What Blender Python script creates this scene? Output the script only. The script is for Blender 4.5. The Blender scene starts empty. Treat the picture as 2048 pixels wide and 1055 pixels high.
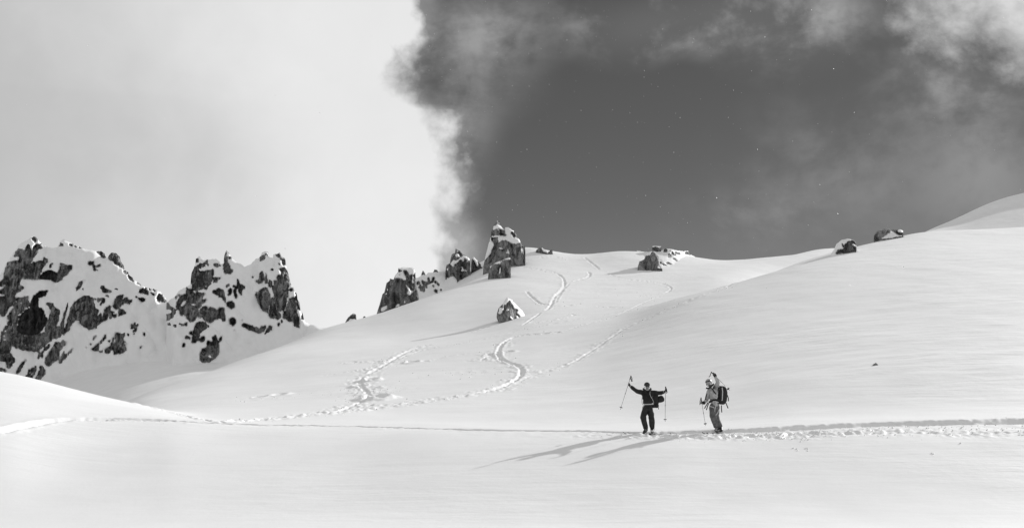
import bpy, bmesh, math
import numpy as np
from mathutils import Vector, Matrix

# ------------------------------------------------------------------ camera
SC = bpy.context.scene
F = 2276.0                       # focal length in pixels of a 2048 px wide frame (40 mm)
HOR = 700.0
PITCH = math.atan((HOR - 527.5) / F)
cam = bpy.data.cameras.new('camera'); cam.lens = 40.0; cam.sensor_width = 36.0
cam.clip_start = 0.1; cam.clip_end = 100000.0
camo = bpy.data.objects.new('camera', cam); SC.collection.objects.link(camo)
camo.location = (0, 0, 0); camo.rotation_euler = (math.pi / 2 + PITCH, 0, 0)
SC.camera = camo

# ------------------------------------------------------------------ light
SUN_AZ = math.radians(44.0)      # measured from the view direction towards the right
SUN_EL = math.radians(19.0)
sun = bpy.data.lights.new('sun', 'SUN'); sun.energy = 4.0; sun.angle = math.radians(0.6)
sun.color = (1.0, 1.0, 1.0)      # black and white photograph: neutral light
suno = bpy.data.objects.new('sun', sun); SC.collection.objects.link(suno)
SUN_DIR = Vector((math.sin(SUN_AZ) * math.cos(SUN_EL), math.cos(SUN_AZ) * math.cos(SUN_EL), math.sin(SUN_EL)))
suno.rotation_euler = SUN_DIR.to_track_quat('Z', 'Y').to_euler()

vs = SC.view_settings
SC.display_settings.display_device = 'sRGB'
vs.view_transform = 'Standard'; vs.look = 'None'; vs.gamma = 1.0; vs.use_curve_mapping = False
vs.exposure = 0.16

def dir_of(px, py):
    u = (px - 1024.0) / F; v = (527.5 - py) / F
    cp, sp = math.cos(PITCH), math.sin(PITCH)
    return u, cp - v * sp, sp + v * cp
def ab(px, py):
    u, dy, dz = dir_of(px, py)
    return u / dy, dz / dy
def P(px, py, Y):
    a, b = ab(px, py)
    return a * Y, Y, b * Y

# ------------------------------------------------------------------ world: sky with clouds
W = bpy.data.worlds.new('World'); SC.world = W; W.use_nodes = True
nt = W.node_tree; nt.nodes.clear()
class G:
    """small helper to write node graphs as expressions"""
    def __init__(s, nt): s.nt = nt
    def new(s, t, **k):
        n = s.nt.nodes.new(t)
        for a, v in k.items(): setattr(n, a, v)
        return n
    def put(s, sock, v):
        if isinstance(v, bpy.types.NodeSocket): s.nt.links.new(v, sock)
        elif v is not None: sock.default_value = v
    def m(s, op, a, b=None, c=None, clamp=False):
        n = s.new('ShaderNodeMath', operation=op, use_clamp=clamp)
        s.put(n.inputs[0], a); s.put(n.inputs[1], b)
        if c is not None: s.put(n.inputs[2], c)
        return n.outputs[0]
    def step(s, v, lo, hi, a=0.0, b=1.0, smooth=True):
        n = s.new('ShaderNodeMapRange', interpolation_type='SMOOTHSTEP' if smooth else 'LINEAR')
        s.put(n.inputs[0], v); s.put(n.inputs[1], lo); s.put(n.inputs[2], hi); s.put(n.inputs[3], a); s.put(n.inputs[4], b)
        return n.outputs[0]
    def noise(s, vec, scale, detail=6, rough=0.55, dist=0.0, lac=2.0):
        n = s.new('ShaderNodeTexNoise'); s.put(n.inputs['Vector'], vec)
        n.inputs['Scale'].default_value = scale; n.inputs['Detail'].default_value = detail
        n.inputs['Roughness'].default_value = rough; n.inputs['Distortion'].default_value = dist
        n.inputs['Lacunarity'].default_value = lac
        return n
    def mapping(s, vec, loc=(0,0,0), rot=(0,0,0), sc=(1,1,1)):
        n = s.new('ShaderNodeMapping'); s.put(n.inputs[0], vec)
        n.inputs[1].default_value = loc; n.inputs[2].default_value = rot; n.inputs[3].default_value = sc
        return n.outputs[0]
    def mixf(s, f, a, b):
        n = s.new('ShaderNodeMix', data_type='FLOAT'); s.put(n.inputs[0], f); s.put(n.inputs[2], a); s.put(n.inputs[3], b)
        return n.outputs[0]
    def comb(s, x, y, z):
        n = s.new('ShaderNodeCombineXYZ'); s.put(n.inputs[0], x); s.put(n.inputs[1], y); s.put(n.inputs[2], z)
        return n.outputs[0]
    def sep(s, v):
        n = s.new('ShaderNodeSeparateXYZ'); s.put(n.inputs[0], v); return n.outputs

g = G(nt)
tc = g.new('ShaderNodeTexCoord'); D = tc.outputs['Generated']
x, y, z = g.sep(D)
az = g.m('ARCTAN2', x, y)
el = g.m('ARCSINE', z)
def azel(px, py):
    u, dy, dz = dir_of(px, py)
    return math.atan2(u, dy), math.asin(dz / math.sqrt(u*u + dy*dy + dz*dz))
# edge of the big cumulus bank: azimuth as a function of elevation
edge_pts = [(-0.10, azel(900, 800)[0])] + [azel(px, py)[::-1] for px, py in
            [(895,600),(893,540),(905,450),(908,400),(915,345),(895,300),(885,260),(880,225),(835,205),(812,170),(802,140),(798,90),(805,45),(808,0)]]
edge_pts += [(0.40, azel(850, 0)[0]), (0.7, -0.25), (1.2, -0.5)]
ELO, EHI, ALO, AHI = -0.10, 1.2, -0.6, 0.2
fc = g.new('ShaderNodeFloatCurve')
cv = fc.mapping.curves[0]
pts = [((e - ELO) / (EHI - ELO), (a - ALO) / (AHI - ALO)) for e, a in edge_pts]
cv.points[0].location = pts[0]; cv.points[1].location = pts[-1]
for p_ in pts[1:-1]: cv.points.new(*p_)
for p_ in cv.points: p_.handle_type = 'AUTO'
fc.mapping.update()
g.put(fc.inputs['Value'], g.step(el, ELO, EHI, smooth=False))
edge = g.m('MULTIPLY_ADD', fc.outputs[0], AHI - ALO, ALO)
# nearest turning of azimuth so the bank wraps round the left side of the sky
n1 = g.noise(D, 9.0, 3, 0.5, 0.0).outputs[0]
n2 = g.noise(D, 17.0, 7, 0.52, 0.0).outputs[0]
n3 = g.noise(g.mapping(D, loc=(3.1,1.7,0.4)), 75.0, 6, 0.6, 0.4).outputs[0]
wob = g.m('ADD', g.m('MULTIPLY', g.m('SUBTRACT', n1, 0.5), 0.016),
      g.m('ADD', g.m('MULTIPLY_ADD', g.m('ABSOLUTE', g.m('SUBTRACT', n2, 0.52)), 0.115, 0.006), g.m('MULTIPLY', g.m('SUBTRACT', n3, 0.5), 0.014)))
dist = g.m('ADD', g.m('SUBTRACT', edge, az), wob)            # >0 inside the bank
softn = g.step(g.noise(g.mapping(D, loc=(9,2,5)), 7.0, 3, 0.5).outputs[0], 0.35, 0.65, 0.010, 0.040)
bank = g.step(dist, -0.008, softn)
bank = g.m('MAXIMUM', bank, g.m('MULTIPLY', g.step(g.m('ADD', g.m('SUBTRACT', edge, az), g.m('MULTIPLY', g.m('SUBTRACT', g.noise(D, 10.0, 7, 0.6, 0.2).outputs[0], 0.5), 0.07)), -0.030, 0.02), 0.38))
bank = g.m('MULTIPLY', bank, g.step(az, -2.6, -2.0))
# brightness inside the bank: brightest near its sunlit edge, greyer towards the left
nb = g.noise(D, 3.2, 4, 0.5, 0.2).outputs[0]
inner = g.step(g.m('ADD', dist, g.m('MULTIPLY', g.m('SUBTRACT', nb, 0.5), 0.30)), 0.05, 0.46, 0.83, 0.52)
inner = g.m('ADD', inner, g.m('MULTIPLY', g.m('SUBTRACT', g.noise(D, 11.0, 5, 0.55, 0.3).outputs[0], 0.5), 0.10))
inner = g.m('ADD', inner, g.step(el, 0.02, 0.20, 0.06, 0.0))
# thin wispy veils
wv = g.mapping(D, rot=(0.0, 0.55, 0.0), sc=(1.0, 1.0, 1.7))
w1 = g.noise(wv, 8.0, 10, 0.58, 0.25).outputs[0]
w2 = g.noise(g.mapping(D, loc=(5.3, 0.2, 8.8)), 3.0, 5, 0.5, 0.3).outputs[0]
w3 = g.noise(g.mapping(D, loc=(1.3, 4.2, 2.8)), 16.0, 9, 0.60, 0.15).outputs[0]
def blob(px, py, rx, ry, pw=1.0):
    a0, e0 = azel(px, py)
    dx = g.m('DIVIDE', g.m('SUBTRACT', az, a0), rx / F); dy = g.m('DIVIDE', g.m('SUBTRACT', el, e0), ry / F)
    r = g.m('SQRT', g.m('ADD', g.m('MULTIPLY', dx, dx), g.m('MULTIPLY', dy, dy)))
    return g.step(r, 0.0, 1.0, pw, 0.0)
dens = 0.0
for b in [(910,110,240,200,0.26),(1010,60,200,110,0.22),(900,260,130,160,0.25),(930,500,75,80,0.60),(1250,60,170,95,0.62),(1400,30,190,100,0.60),(1580,50,240,130,0.62),
          (1150,20,120,60,0.1),(1700,330,330,230,0.17),(1480,440,200,90,0.18),(1980,330,170,260,0.20),(1900,150,200,120,0.35)]:
    dens = g.m('ADD', dens, blob(*b))
tex = g.step(g.m('ADD', g.m('MULTIPLY', w1, 0.6), g.m('MULTIPLY', w3, 0.4)), 0.40, 0.62)
veil = g.m('MULTIPLY', dens, g.m('ADD', g.m('MULTIPLY', tex, 1.15), 0.12), clamp=True)
# the sunward cloud at the upper right, and cloud thickened for added fill light over the unseen rest of the sky
sunw = g.m('ADD', blob(2080, 10, 520, 330, 1.0), g.step(az, 0.36, 0.75, 0.0, 0.55))
sunw = g.m('MULTIPLY', sunw, 1.0, clamp=True)
nn = g.m('ADD', g.m('MULTIPLY', w1, 0.55), g.m('MULTIPLY', w3, 0.45))
sunc = g.step(g.m('ADD', g.m('MULTIPLY', sunw, 0.42), nn), 0.66, 0.98)
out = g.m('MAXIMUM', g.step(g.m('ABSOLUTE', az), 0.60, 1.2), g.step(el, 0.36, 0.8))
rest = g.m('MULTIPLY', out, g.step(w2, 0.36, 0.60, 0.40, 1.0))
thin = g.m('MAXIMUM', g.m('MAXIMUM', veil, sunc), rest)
# clear sky: physical sky, red channel only (a black and white frame shot through a dark filter)
sky = g.new('ShaderNodeTexSky', sky_type='NISHITA'); sky.sun_disc = False
sky.sun_elevation = SUN_EL; sky.sun_rotation = SUN_AZ
sky.altitude = 2500; sky.air_density = 0.8; sky.dust_density = 0.3; sky.ozone_density = 1.0
sc_ = g.new('ShaderNodeSeparateColor'); g.put(sc_.inputs[0], sky.outputs[0])
clear = g.m('MULTIPLY_ADD', sc_.outputs[0], 0.31, 0.37)
CB = 9.9                        # cloud radiance, in the units of the 0.1 background strength
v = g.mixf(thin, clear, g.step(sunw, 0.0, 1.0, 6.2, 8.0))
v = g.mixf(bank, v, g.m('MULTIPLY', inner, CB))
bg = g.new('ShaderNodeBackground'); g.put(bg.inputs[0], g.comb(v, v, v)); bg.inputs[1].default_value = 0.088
wo = g.new('ShaderNodeOutputWorld'); nt.links.new(bg.outputs[0], wo.inputs[0])

# ------------------------------------------------------------------ numeric helpers
rng = np.random.RandomState(7)
_perm = rng.permutation(4096).astype(np.int64); _perm = np.concatenate([_perm, _perm])
_gx = np.cos(rng.rand(4096) * 2 * np.pi); _gy = np.sin(np.arccos(_gx)) * np.where(rng.rand(4096) > .5, 1, -1)
def pn(X, Y, seed=0):
    X = np.asarray(X, float) + seed * 17.31; Y = np.asarray(Y, float) + seed * 9.77
    xi = np.floor(X).astype(np.int64); yi = np.floor(Y).astype(np.int64); xf = X - xi; yf = Y - yi
    u = xf*xf*xf*(xf*(xf*6-15)+10); v = yf*yf*yf*(yf*(yf*6-15)+10)
    def gr(i, j, dx, dy):
        h = _perm[(_perm[i & 4095] + j) & 4095]
        return _gx[h] * dx + _gy[h] * dy
    a = gr(xi, yi, xf, yf); b = gr(xi+1, yi, xf-1, yf); c = gr(xi, yi+1, xf, yf-1); d = gr(xi+1, yi+1, xf-1, yf-1)
    return (a + u*(b-a)) * (1-v) + (c + u*(d-c)) * v
def fbm(X, Y, octv=4, seed=0, gain=0.5):
    s = 0; a = 1.0; f = 1.0
    for k in range(octv):
        s = s + a * pn(X*f, Y*f, seed + k*3); a *= gain; f *= 2.03
    return s
def smooth(x, a, b):
    t = np.clip((x - a) / (b - a), 0, 1); return t*t*(3-2*t)
def pchip(xs, ys, xq):
    xs = np.asarray(xs, float); ys = np.asarray(ys, float); h = np.diff(xs); d = np.diff(ys) / h
    m = np.zeros_like(ys); w1 = 2*h[1:] + h[:-1]; w2 = h[1:] + 2*h[:-1]
    ok = d[1:] * d[:-1] > 0
    with np.errstate(all='ignore'):
        mm = (w1 + w2) / (w1 / d[:-1] + w2 / d[1:])
    m[1:-1] = np.where(ok, mm, 0); m[0] = d[0]; m[-1] = d[-1]
    xq = np.clip(xq, xs[0], xs[-1]); i = np.clip(np.searchsorted(xs, xq) - 1, 0, len(xs) - 2)
    t = (xq - xs[i]) / h[i]; t2 = t*t; t3 = t2*t
    return (2*t3-3*t2+1)*ys[i] + (t3-2*t2+t)*h[i]*m[i] + (-2*t3+3*t2)*ys[i+1] + (t3-t2)*h[i]*m[i+1]
def gblur(A, sx, sy):
    """gaussian blur with mirrored borders, by FFT"""
    n, m = A.shape
    E = np.block([[A, A[:, ::-1]], [A[::-1], A[::-1, ::-1]]])
    fy = np.fft.fftfreq(2*n)[:, None]; fx = np.fft.rfftfreq(2*m)[None]
    K = np.exp(-2*np.pi**2*((fx*sx)**2 + (fy*sy)**2))
    return np.fft.irfft2(np.fft.rfft2(E) * K, s=E.shape)[:n, :m]

def mesh_obj(name, V, Fq, mats, parent=None, mat_idx=None, smooth_=True, link=True):
    me = bpy.data.meshes.new(name)
    V = np.asarray(V, np.float32); Fq = np.asarray(Fq, np.int32)
    k = Fq.shape[1]
    me.vertices.add(len(V)); me.vertices.foreach_set('co', V.ravel())
    me.loops.add(Fq.size); me.loops.foreach_set('vertex_index', Fq.ravel())
    me.polygons.add(len(Fq)); me.polygons.foreach_set('loop_start', np.arange(0, Fq.size, k, dtype=np.int32))
    me.polygons.foreach_set('use_smooth', np.full(len(Fq), smooth_, bool))
    for m_ in (mats if isinstance(mats, (list, tuple)) else [mats]): me.materials.append(m_)
    if mat_idx is not None: me.polygons.foreach_set('material_index', mat_idx.astype(np.int32))
    me.update(calc_edges=True); me.validate()
    o = bpy.data.objects.new(name, me)
    if link: SC.collection.objects.link(o)
    if parent is not None: o.parent = parent
    return o
def empty(name, loc, label, cat, group=None):
    o = bpy.data.objects.new(name, None); SC.collection.objects.link(o)
    o.location = loc; o.empty_display_size = 0.3; o['label'] = label; o['category'] = cat
    if group: o['group'] = group
    return o
def tag(o, label, cat, group=None):
    o['label'] = label; o['category'] = cat
    if group: o['group'] = group
    return o

# ------------------------------------------------------------------ materials
def new_mat(name):
    m = bpy.data.materials.new(name); m.use_nodes = True
    t = m.node_tree; t.nodes.clear(); gg = G(t)
    b = gg.new('ShaderNodeBsdfPrincipled'); o = gg.new('ShaderNodeOutputMaterial'); t.links.new(b.outputs[0], o.inputs[0])
    return m, gg, b
def grey(gg, sock, v):
    if isinstance(v, (int, float)): sock.default_value = (v, v, v, 1)
    else: gg.put(sock, gg.comb(v, v, v))
def snow_mat(name, ripples=1.0, base=0.86):
    m, gg, b = new_mat(name)
    ge = gg.new('ShaderNodeNewGeometry'); pos = ge.outputs['Position']
    X, Y, Z = gg.sep(pos)
    grey(gg, b.inputs['Base Color'], gg.step(gg.noise(pos, 0.35, 5, 0.6).outputs[0], 0.3, 0.7, base - 0.025, base + 0.02))
    b.inputs['Roughness'].default_value = 0.62; b.inputs['Specular IOR Level'].default_value = 0.35
    if ripples > 0:
        r1 = gg.noise(gg.mapping(pos, rot=(0, 0, math.radians(-28)), sc=(0.27, 1.15, 0.3)), 1.0, 5, 0.55, 0.25).outputs[0]
        r2 = gg.noise(gg.mapping(pos, rot=(0, 0, math.radians(-30)), sc=(0.6, 3.4, 1.0)), 1.0, 4, 0.6, 0.3).outputs[0]
        r3 = gg.noise(pos, 9.0, 3, 0.6).outputs[0]
        patch = gg.step(gg.noise(pos, 0.06, 3, 0.5).outputs[0], 0.40, 0.60, 0.30, 1.0)
        # the wind has worked the right-hand hill more than the sheltered snow in front
        hill = gg.m('MULTIPLY', gg.step(X, -8.0, 14.0, 0.6, 1.0), gg.step(Y, 40.0, 60.0, 0.8, 1.0))
        h = gg.m('ADD', gg.m('MULTIPLY', r1, 0.080), gg.m('ADD', gg.m('MULTIPLY', r2, 0.022), gg.m('MULTIPLY', gg.noise(pos, 2.2, 4, 0.62, 0.2).outputs[0], 0.016)))
        h = gg.m('MULTIPLY', gg.m('MULTIPLY', h, patch), gg.m('MULTIPLY', hill, ripples))
        h = gg.m('ADD', h, gg.m('MULTIPLY', r3, 0.0032))
        bu = gg.new('ShaderNodeBump'); bu.inputs['Strength'].default_value = 1.0; bu.inputs['Distance'].default_value = 1.0
        gg.put(bu.inputs['Height'], h); gg.put(b.inputs['Normal'], bu.outputs[0])
    return m
M_SNOW = snow_mat('snow')
M_SNOWCAP = snow_mat('snow_on_rock', 0.0)
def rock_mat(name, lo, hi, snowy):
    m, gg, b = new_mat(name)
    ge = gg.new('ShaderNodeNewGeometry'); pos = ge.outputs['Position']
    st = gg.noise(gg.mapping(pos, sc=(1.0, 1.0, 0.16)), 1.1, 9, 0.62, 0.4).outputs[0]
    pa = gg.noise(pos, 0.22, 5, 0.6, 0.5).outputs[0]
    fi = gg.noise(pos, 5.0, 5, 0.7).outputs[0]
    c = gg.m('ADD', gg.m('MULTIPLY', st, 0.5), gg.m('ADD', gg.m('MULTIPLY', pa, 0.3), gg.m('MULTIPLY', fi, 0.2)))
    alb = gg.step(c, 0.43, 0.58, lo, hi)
    nz = gg.sep(ge.outputs['Normal'])[2]
    sn = gg.noise(pos, 1.3, 7, 0.68, 0.3).outputs[0]
    dust = gg.step(gg.m('ADD', gg.m('MULTIPLY', nz, 0.42), sn), snowy, snowy + 0.06)
    alb = gg.mixf(dust, alb, 0.8)
    grey(gg, b.inputs['Base Color'], alb); b.inputs['Roughness'].default_value = 0.85; b.inputs['Specular IOR Level'].default_value = 0.25
    bu = gg.new('ShaderNodeBump'); bu.inputs['Strength'].default_value = 1.0; bu.inputs['Distance'].default_value = 1.3
    vo = gg.new('ShaderNodeTexVoronoi', feature='DISTANCE_TO_EDGE')
    wp = gg.new('ShaderNodeVectorMath', operation='MULTIPLY_ADD'); gg.put(wp.inputs[0], gg.noise(pos, 0.8, 4, 0.6).outputs['Color']); wp.inputs[1].default_value = (1.6, 1.6, 1.6); gg.put(wp.inputs[2], pos)
    gg.put(vo.inputs['Vector'], gg.mapping(wp.outputs[0], rot=(0.15, 0.2, 0), sc=(0.55, 0.55, 0.16))); vo.inputs['Scale'].default_value = 1.0
    crack = gg.step(vo.outputs['Distance'], 0.0, 0.10, -0.55, 0.0)
    gg.put(bu.inputs['Height'], gg.m('ADD', crack, gg.m('ADD', gg.m('MULTIPLY', st, 0.9), gg.m('MULTIPLY', fi, 0.3))))
    gg.put(b.inputs['Normal'], bu.outputs[0])
    return m
M_ROCK = rock_mat('granite', 0.07, 0.42, 0.90)
M_ROCKD = rock_mat('dark_granite', 0.02, 0.08, 0.98)  # much darker grey range, for the outcrops marked 'd'
def plain(name, v, rough=0.7, spec=0.3, var=0.25, sc=18.0, metal=0.0, bump=0.004):
    m, gg, b = new_mat(name)
    tcn = gg.new('ShaderNodeTexCoord')
    n = gg.noise(tcn.outputs['Object'], sc, 4, 0.6).outputs[0]
    grey(gg, b.inputs['Base Color'], gg.step(n, 0.3, 0.7, v*(1-var), v*(1+var)))
    b.inputs['Roughness'].default_value = rough; b.inputs['Specular IOR Level'].default_value = spec; b.inputs['Metallic'].default_value = metal
    if bump:
        bu = gg.new('ShaderNodeBump'); bu.inputs['Distance'].default_value = bump
        gg.put(bu.inputs['Height'], n); gg.put(b.inputs['Normal'], bu.outputs[0])
    return m
# ------------------------------------------------------------------ snow terrain: one height field, z(x, y)
# every curve is a line on the ground: (pixel x, pixel y, distance Y); curves are ordered from near to far
CURV = [
 # foot of the slope in the foreground
 [(-2500,1055,27),(-700,1055,27.5),(0,1055,27.7),(2048,1055,27.7),(2750,1055,27.7),(4500,1055,27)],
 # the traverse track
 [(-2500,872,34),(-700,868,36),(0,860,38),(60,847,40),(130,838,42),(300,839.5,44),(450,845,45),(640,849.5,45),(900,857,43),(1150,862,42),(1280,866,41),(1440,862,41),(1600,853,41.3),(2048,840,42),(2750,828,43),(4500,820,44)],
 # crest of the near hump on the left / first of the slope elsewhere
 [(-2500,640,75),(-700,680,70),(0,742,58),(100,764,56),(200,792,54),(260,804,53),(330,821,51.5),(400,836,50),(450,841,48.7),(640,838,49),(900,842,48.5),(1280,846,47.5),(1600,828,47),(2048,810,48),(2750,795,50),(4500,790,52)],
 # hollow behind the hump / slope
 [(-2500,760,85),(-700,790,82),(0,850,70),(100,850,67),(200,840,64),(260,826,61),(330,822,59.5),(400,819,58.5),(500,818,58),(640,811,58.5),(900,801,59),(1150,795,58.5),(1280,786,57.5),(1600,758,56),(2048,728,58),(2750,705,62),(4500,690,65)],
 # lower middle slope
 [(-2500,800,105),(-700,850,102),(0,880,88),(150,870,84),(250,806,76),(300,795,75),(400,783,74.5),(540,772,74),(640,763,74),(760,755,74),(900,744,75),(1040,738,74),(1150,725,76),(1280,690,79),(1440,655,81),(1600,630,83),(1850,603,86),(2048,590,88),(2750,565,92),(4500,560,95)],
 # middle slope
 [(-2500,830,130),(-700,860,128),(0,880,110),(150,840,104),(260,800,90),(300,784,92),(400,751,96),(540,728,96),(640,716,96),(760,706,96),(900,692,96),(1040,676,96),(1150,658,99),(1250,638,103),(1350,601,104),(1440,576,109),(1500,560,113),(1600,530,120),(1700,510,126),(1850,495,132),(2048,488,138),(2750,470,145),(4500,465,150)],
 # fold below the boulder / crest of the right-hand hill
 [(-2500,850,160),(-700,860,158),(0,870,140),(150,840,132),(260,805,114),(300,790,114),(400,752,114),(540,701,120),(600,690,120),(700,681,121),(800,674,122),(870,667,122),(980,650,122),(1060,630,123),(1150,622,126),(1250,612,130),(1350,600,128),(1440,585,130),(1500,570,134),(1550,549,138),(1600,528,142),(1700,499.5,150),(1850,468,166),(1950,464,174),(2048,460,180),(2750,440,195),(4500,430,205)],
 # mound skyline on the left / valley floor
 [(-2500,850,200),(-700,860,195),(0,850,182),(150,835,175),(260,803,160),(330,780,155),(450,742,146),(540,703,146),(600,676,148),(640,657,150),(700,643,153),(760,626,156),(820,606,160),(870,588,164),(930,567,170),(1000,551,174),(1050,560,168),(1150,575,162),(1250,577,163),(1350,578,162),(1440,560,170),(1500,560,178),(1600,580,186),(1700,560,190),(1850,520,200),(2048,500,212),(2750,480,225),(4500,480,235)],
 # just under the far crest / drop behind the mound
 [(-2500,850,235),(-700,850,230),(0,830,222),(150,820,218),(260,800,206),(330,790,200),(450,772,190),(540,748,184),(600,735,184),(640,725,184),(700,715,184),(760,670,182),(820,640,182),(870,602,184),(930,567,190),(1000,528,194),(1040,518,196),(1100,535,188),(1150,542,185),(1250,545,186),(1350,544,190),(1440,536,197),(1500,532,203),(1600,535,210),(1700,530,216),(1850,505,228),(2048,490,240),(2750,480,255),(4500,480,265)],
 # basin at the foot of the left massifs / far crest
 [(-2500,800,270),(-700,800,265),(0,790,255),(90,770,258),(150,742,262),(230,722,268),(300,712,274),(380,712,268),(430,722,262),(500,700,272),(560,676,284),(600,664,292),(640,657,298),(700,690,270),(760,660,245),(820,600,225),(860,575,215),(900,553,214),(950,535,214),(1000,500,214),(1045,486,214),(1080,500,215),(1120,507,216),(1180,515,217),(1210,506,218),(1240,500,219),(1290,506,220),(1330,508,221),(1385,512,222),(1440,525,224),(1475,524,226),(1510,516,228),(1560,514,230),(1600,506,232),(1640,498,237),(1700,503,244),(1850,500,258),(2048,500,270),(2750,480,280),(4500,480,300)],
 # behind: the ground under the massifs, the drop behind the far crest
 [(-2500,760,340),(-700,760,335),(0,740,330),(150,720,332),(300,700,335),(400,690,335),(500,680,335),(600,668,340),(640,668,345),(760,690,340),(900,640,320),(1050,600,310),(1240,590,310),(1440,580,310),(1600,560,320),(1760,520,400),(1820,485,402),(1870,488,404),(2048,500,408),(2750,470,430),(4500,480,430)],
 # the distant ridge at the far right
 [(-2500,740,480),(-700,740,480),(0,740,480),(600,700,480),(1000,650,480),(1600,600,480),(1760,500,480),(1820,466,480),(1872,462,482),(1915,452,484),(1950,435,488),(1980,424,490),(2010,416,492),(2048,407,495),(2300,375,510),(2750,350,540),(4500,340,600)],
 [(-2500,735,800),(0,735,800),(1600,650,800),(2048,480,800),(2750,440,800),(4500,440,800)],
 [(-2500,720,4000),(2048,715,4000),(4500,715,4000)],
]
inn = np.arange(-0.62, 0.62001, 0.00096)
o_ = []
v_ = 0.62; st_ = 0.003
while v_ < 40: v_ += st_; o_.append(v_); st_ *= 1.18
o_ = np.array(o_)
A = np.concatenate([-o_[::-1], inn, o_]); NC = len(A)
lg = lambda a, b, n: np.exp(np.linspace(math.log(a), math.log(b), n, endpoint=False))
Yr = np.concatenate([lg(3, 27, 22), np.linspace(27, 36, 44, endpoint=False), np.linspace(36, 50, 125, endpoint=False),
                     lg(50, 130, 290), lg(130, 245, 175), lg(245, 330, 50), lg(330, 510, 50), lg(510, 4000, 14), [4000.]])
NR = len(Yr)
Ks_Y = [np.full(NC, 3.0), np.full(NC, 14.0), np.full(NC, 21.0)]
Ks_Z = [np.full(NC, -1.72), np.full(NC, -2.75), np.full(NC, -3.85)]
for c in CURV:
    aa = []; bb = []; yy = []
    for (px, py, Y) in c:
        a, b = ab(px, py); aa.append(a); bb.append(b); yy.append(Y)
    Yc = pchip(aa, yy, A); Bc = pchip(aa, bb, A)
    Ks_Y.append(Yc); Ks_Z.append(Yc * Bc)
KY = np.array(Ks_Y); KZ = np.array(Ks_Z); NK = len(KY)
KY = gblur(KY, 14, .001); KZ = gblur(KZ, 14, .001)
H = np.diff(KY, axis=0); Dl = np.diff(KZ, axis=0) / H
Mt = np.zeros_like(KZ)
# limited catmull-rom tangents: smooth slopes, crests stay crests
tn = (Dl[:-1] * H[1:] + Dl[1:] * H[:-1]) / (H[1:] + H[:-1])
Mt[1:-1] = np.where((Dl[:-1] > 0) & (Dl[1:] < 0), 0, tn); Mt[0] = Dl[0]; Mt[-1] = Dl[-1]; Mt = gblur(Mt, 12, .001)
Z = np.zeros((NR, NC)); 
for k in range(NK - 1):
    y0 = KY[k][None]; y1 = KY[k+1][None]; t = (Yr[:, None] - y0) / (y1 - y0)
    msk = (t >= 0) & (t <= 1); t = np.clip(t, 0, 1); t2 = t*t; t3 = t2*t; h = (y1 - y0)
    zz = (2*t3-3*t2+1)*KZ[k] + (t3-2*t2+t)*h*Mt[k] + (-2*t3+3*t2)*KZ[k+1] + (t3-t2)*h*Mt[k+1]
    Z = np.where(msk, zz, Z)
Z = gblur(Z, 9, 1.2)
YY = np.repeat(Yr[:, None], NC, 1); XX = YY * A[None]
Zbase = Z.copy()
# rolling relief and wind drifts
near = smooth(YY, 8, 30)
Z += near * (fbm(XX/26, YY/26, 3, 2) * 0.10 * smooth(YY, 45, 90) + 0.05 * fbm(XX/9, YY/9, 3, 5))
ca, sa = math.cos(math.radians(24)), math.sin(math.radians(24))
U_ = XX*ca + YY*sa; V_ = -XX*sa + YY*ca
hillm = smooth(XX, -6, 14) * smooth(YY, 44, 62)
Z += near * (0.012 + 0.05 * hillm) * fbm(U_/11, V_/1.9, 4, 11) * (0.4 + 0.9*smooth(pn(XX/22, YY/22, 31), -0.3, 0.4)) * (1-smooth(YY, 260, 400))

def hit(px, py, far=False):
    """first ground point along the line of sight through a pixel"""
    a, b = ab(px, py)
    i = np.clip(np.searchsorted(A, a) - 1, 0, NC - 2); t = (a - A[i]) / (A[i+1] - A[i])
    zc = Zbase[:, i] * (1-t) + Zbase[:, i+1] * t
    bc = zc / Yr
    idx = np.nonzero(bc >= b)[0]
    idx = idx[idx > 20]
    if len(idx) == 0: j = NR - 2; return a*Yr[j], Yr[j]
    j = idx[0]
    tt = (b - bc[j-1]) / (bc[j] - bc[j-1] + 1e-12)
    Yh = Yr[j-1] + np.clip(tt, 0, 1) * (Yr[j] - Yr[j-1])
    return a * Yh, Yh
def ground_z(X, Y):
    a = X / Y
    i = int(np.clip(np.searchsorted(A, a) - 1, 0, NC - 2)); t = (a - A[i]) / (A[i+1] - A[i])
    j = int(np.clip(np.searchsorted(Yr, Y) - 1, 0, NR - 2)); s = (Y - Yr[j]) / (Yr[j+1] - Yr[j])
    return float((Z[j, i]*(1-t) + Z[j, i+1]*t) * (1-s) + (Z[j+1, i]*(1-t) + Z[j+1, i+1]*t) * s)

def hit2(px, py, ylo=25.0):
    """the same on the finished surface"""
    a, b = ab(px, py); i = int(np.clip(np.searchsorted(A, a) - 1, 0, NC - 2)); t = (a - A[i]) / (A[i+1] - A[i])
    bc = (Z[:, i]*(1-t) + Z[:, i+1]*t) / Yr; j = np.nonzero((bc >= b) & (Yr > ylo))[0][0]
    tt = (b - bc[j-1]) / (bc[j] - bc[j-1] + 1e-12); Yh = Yr[j-1] + np.clip(tt, 0, 1)*(Yr[j] - Yr[j-1])
    return a*Yh, Yh
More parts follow.
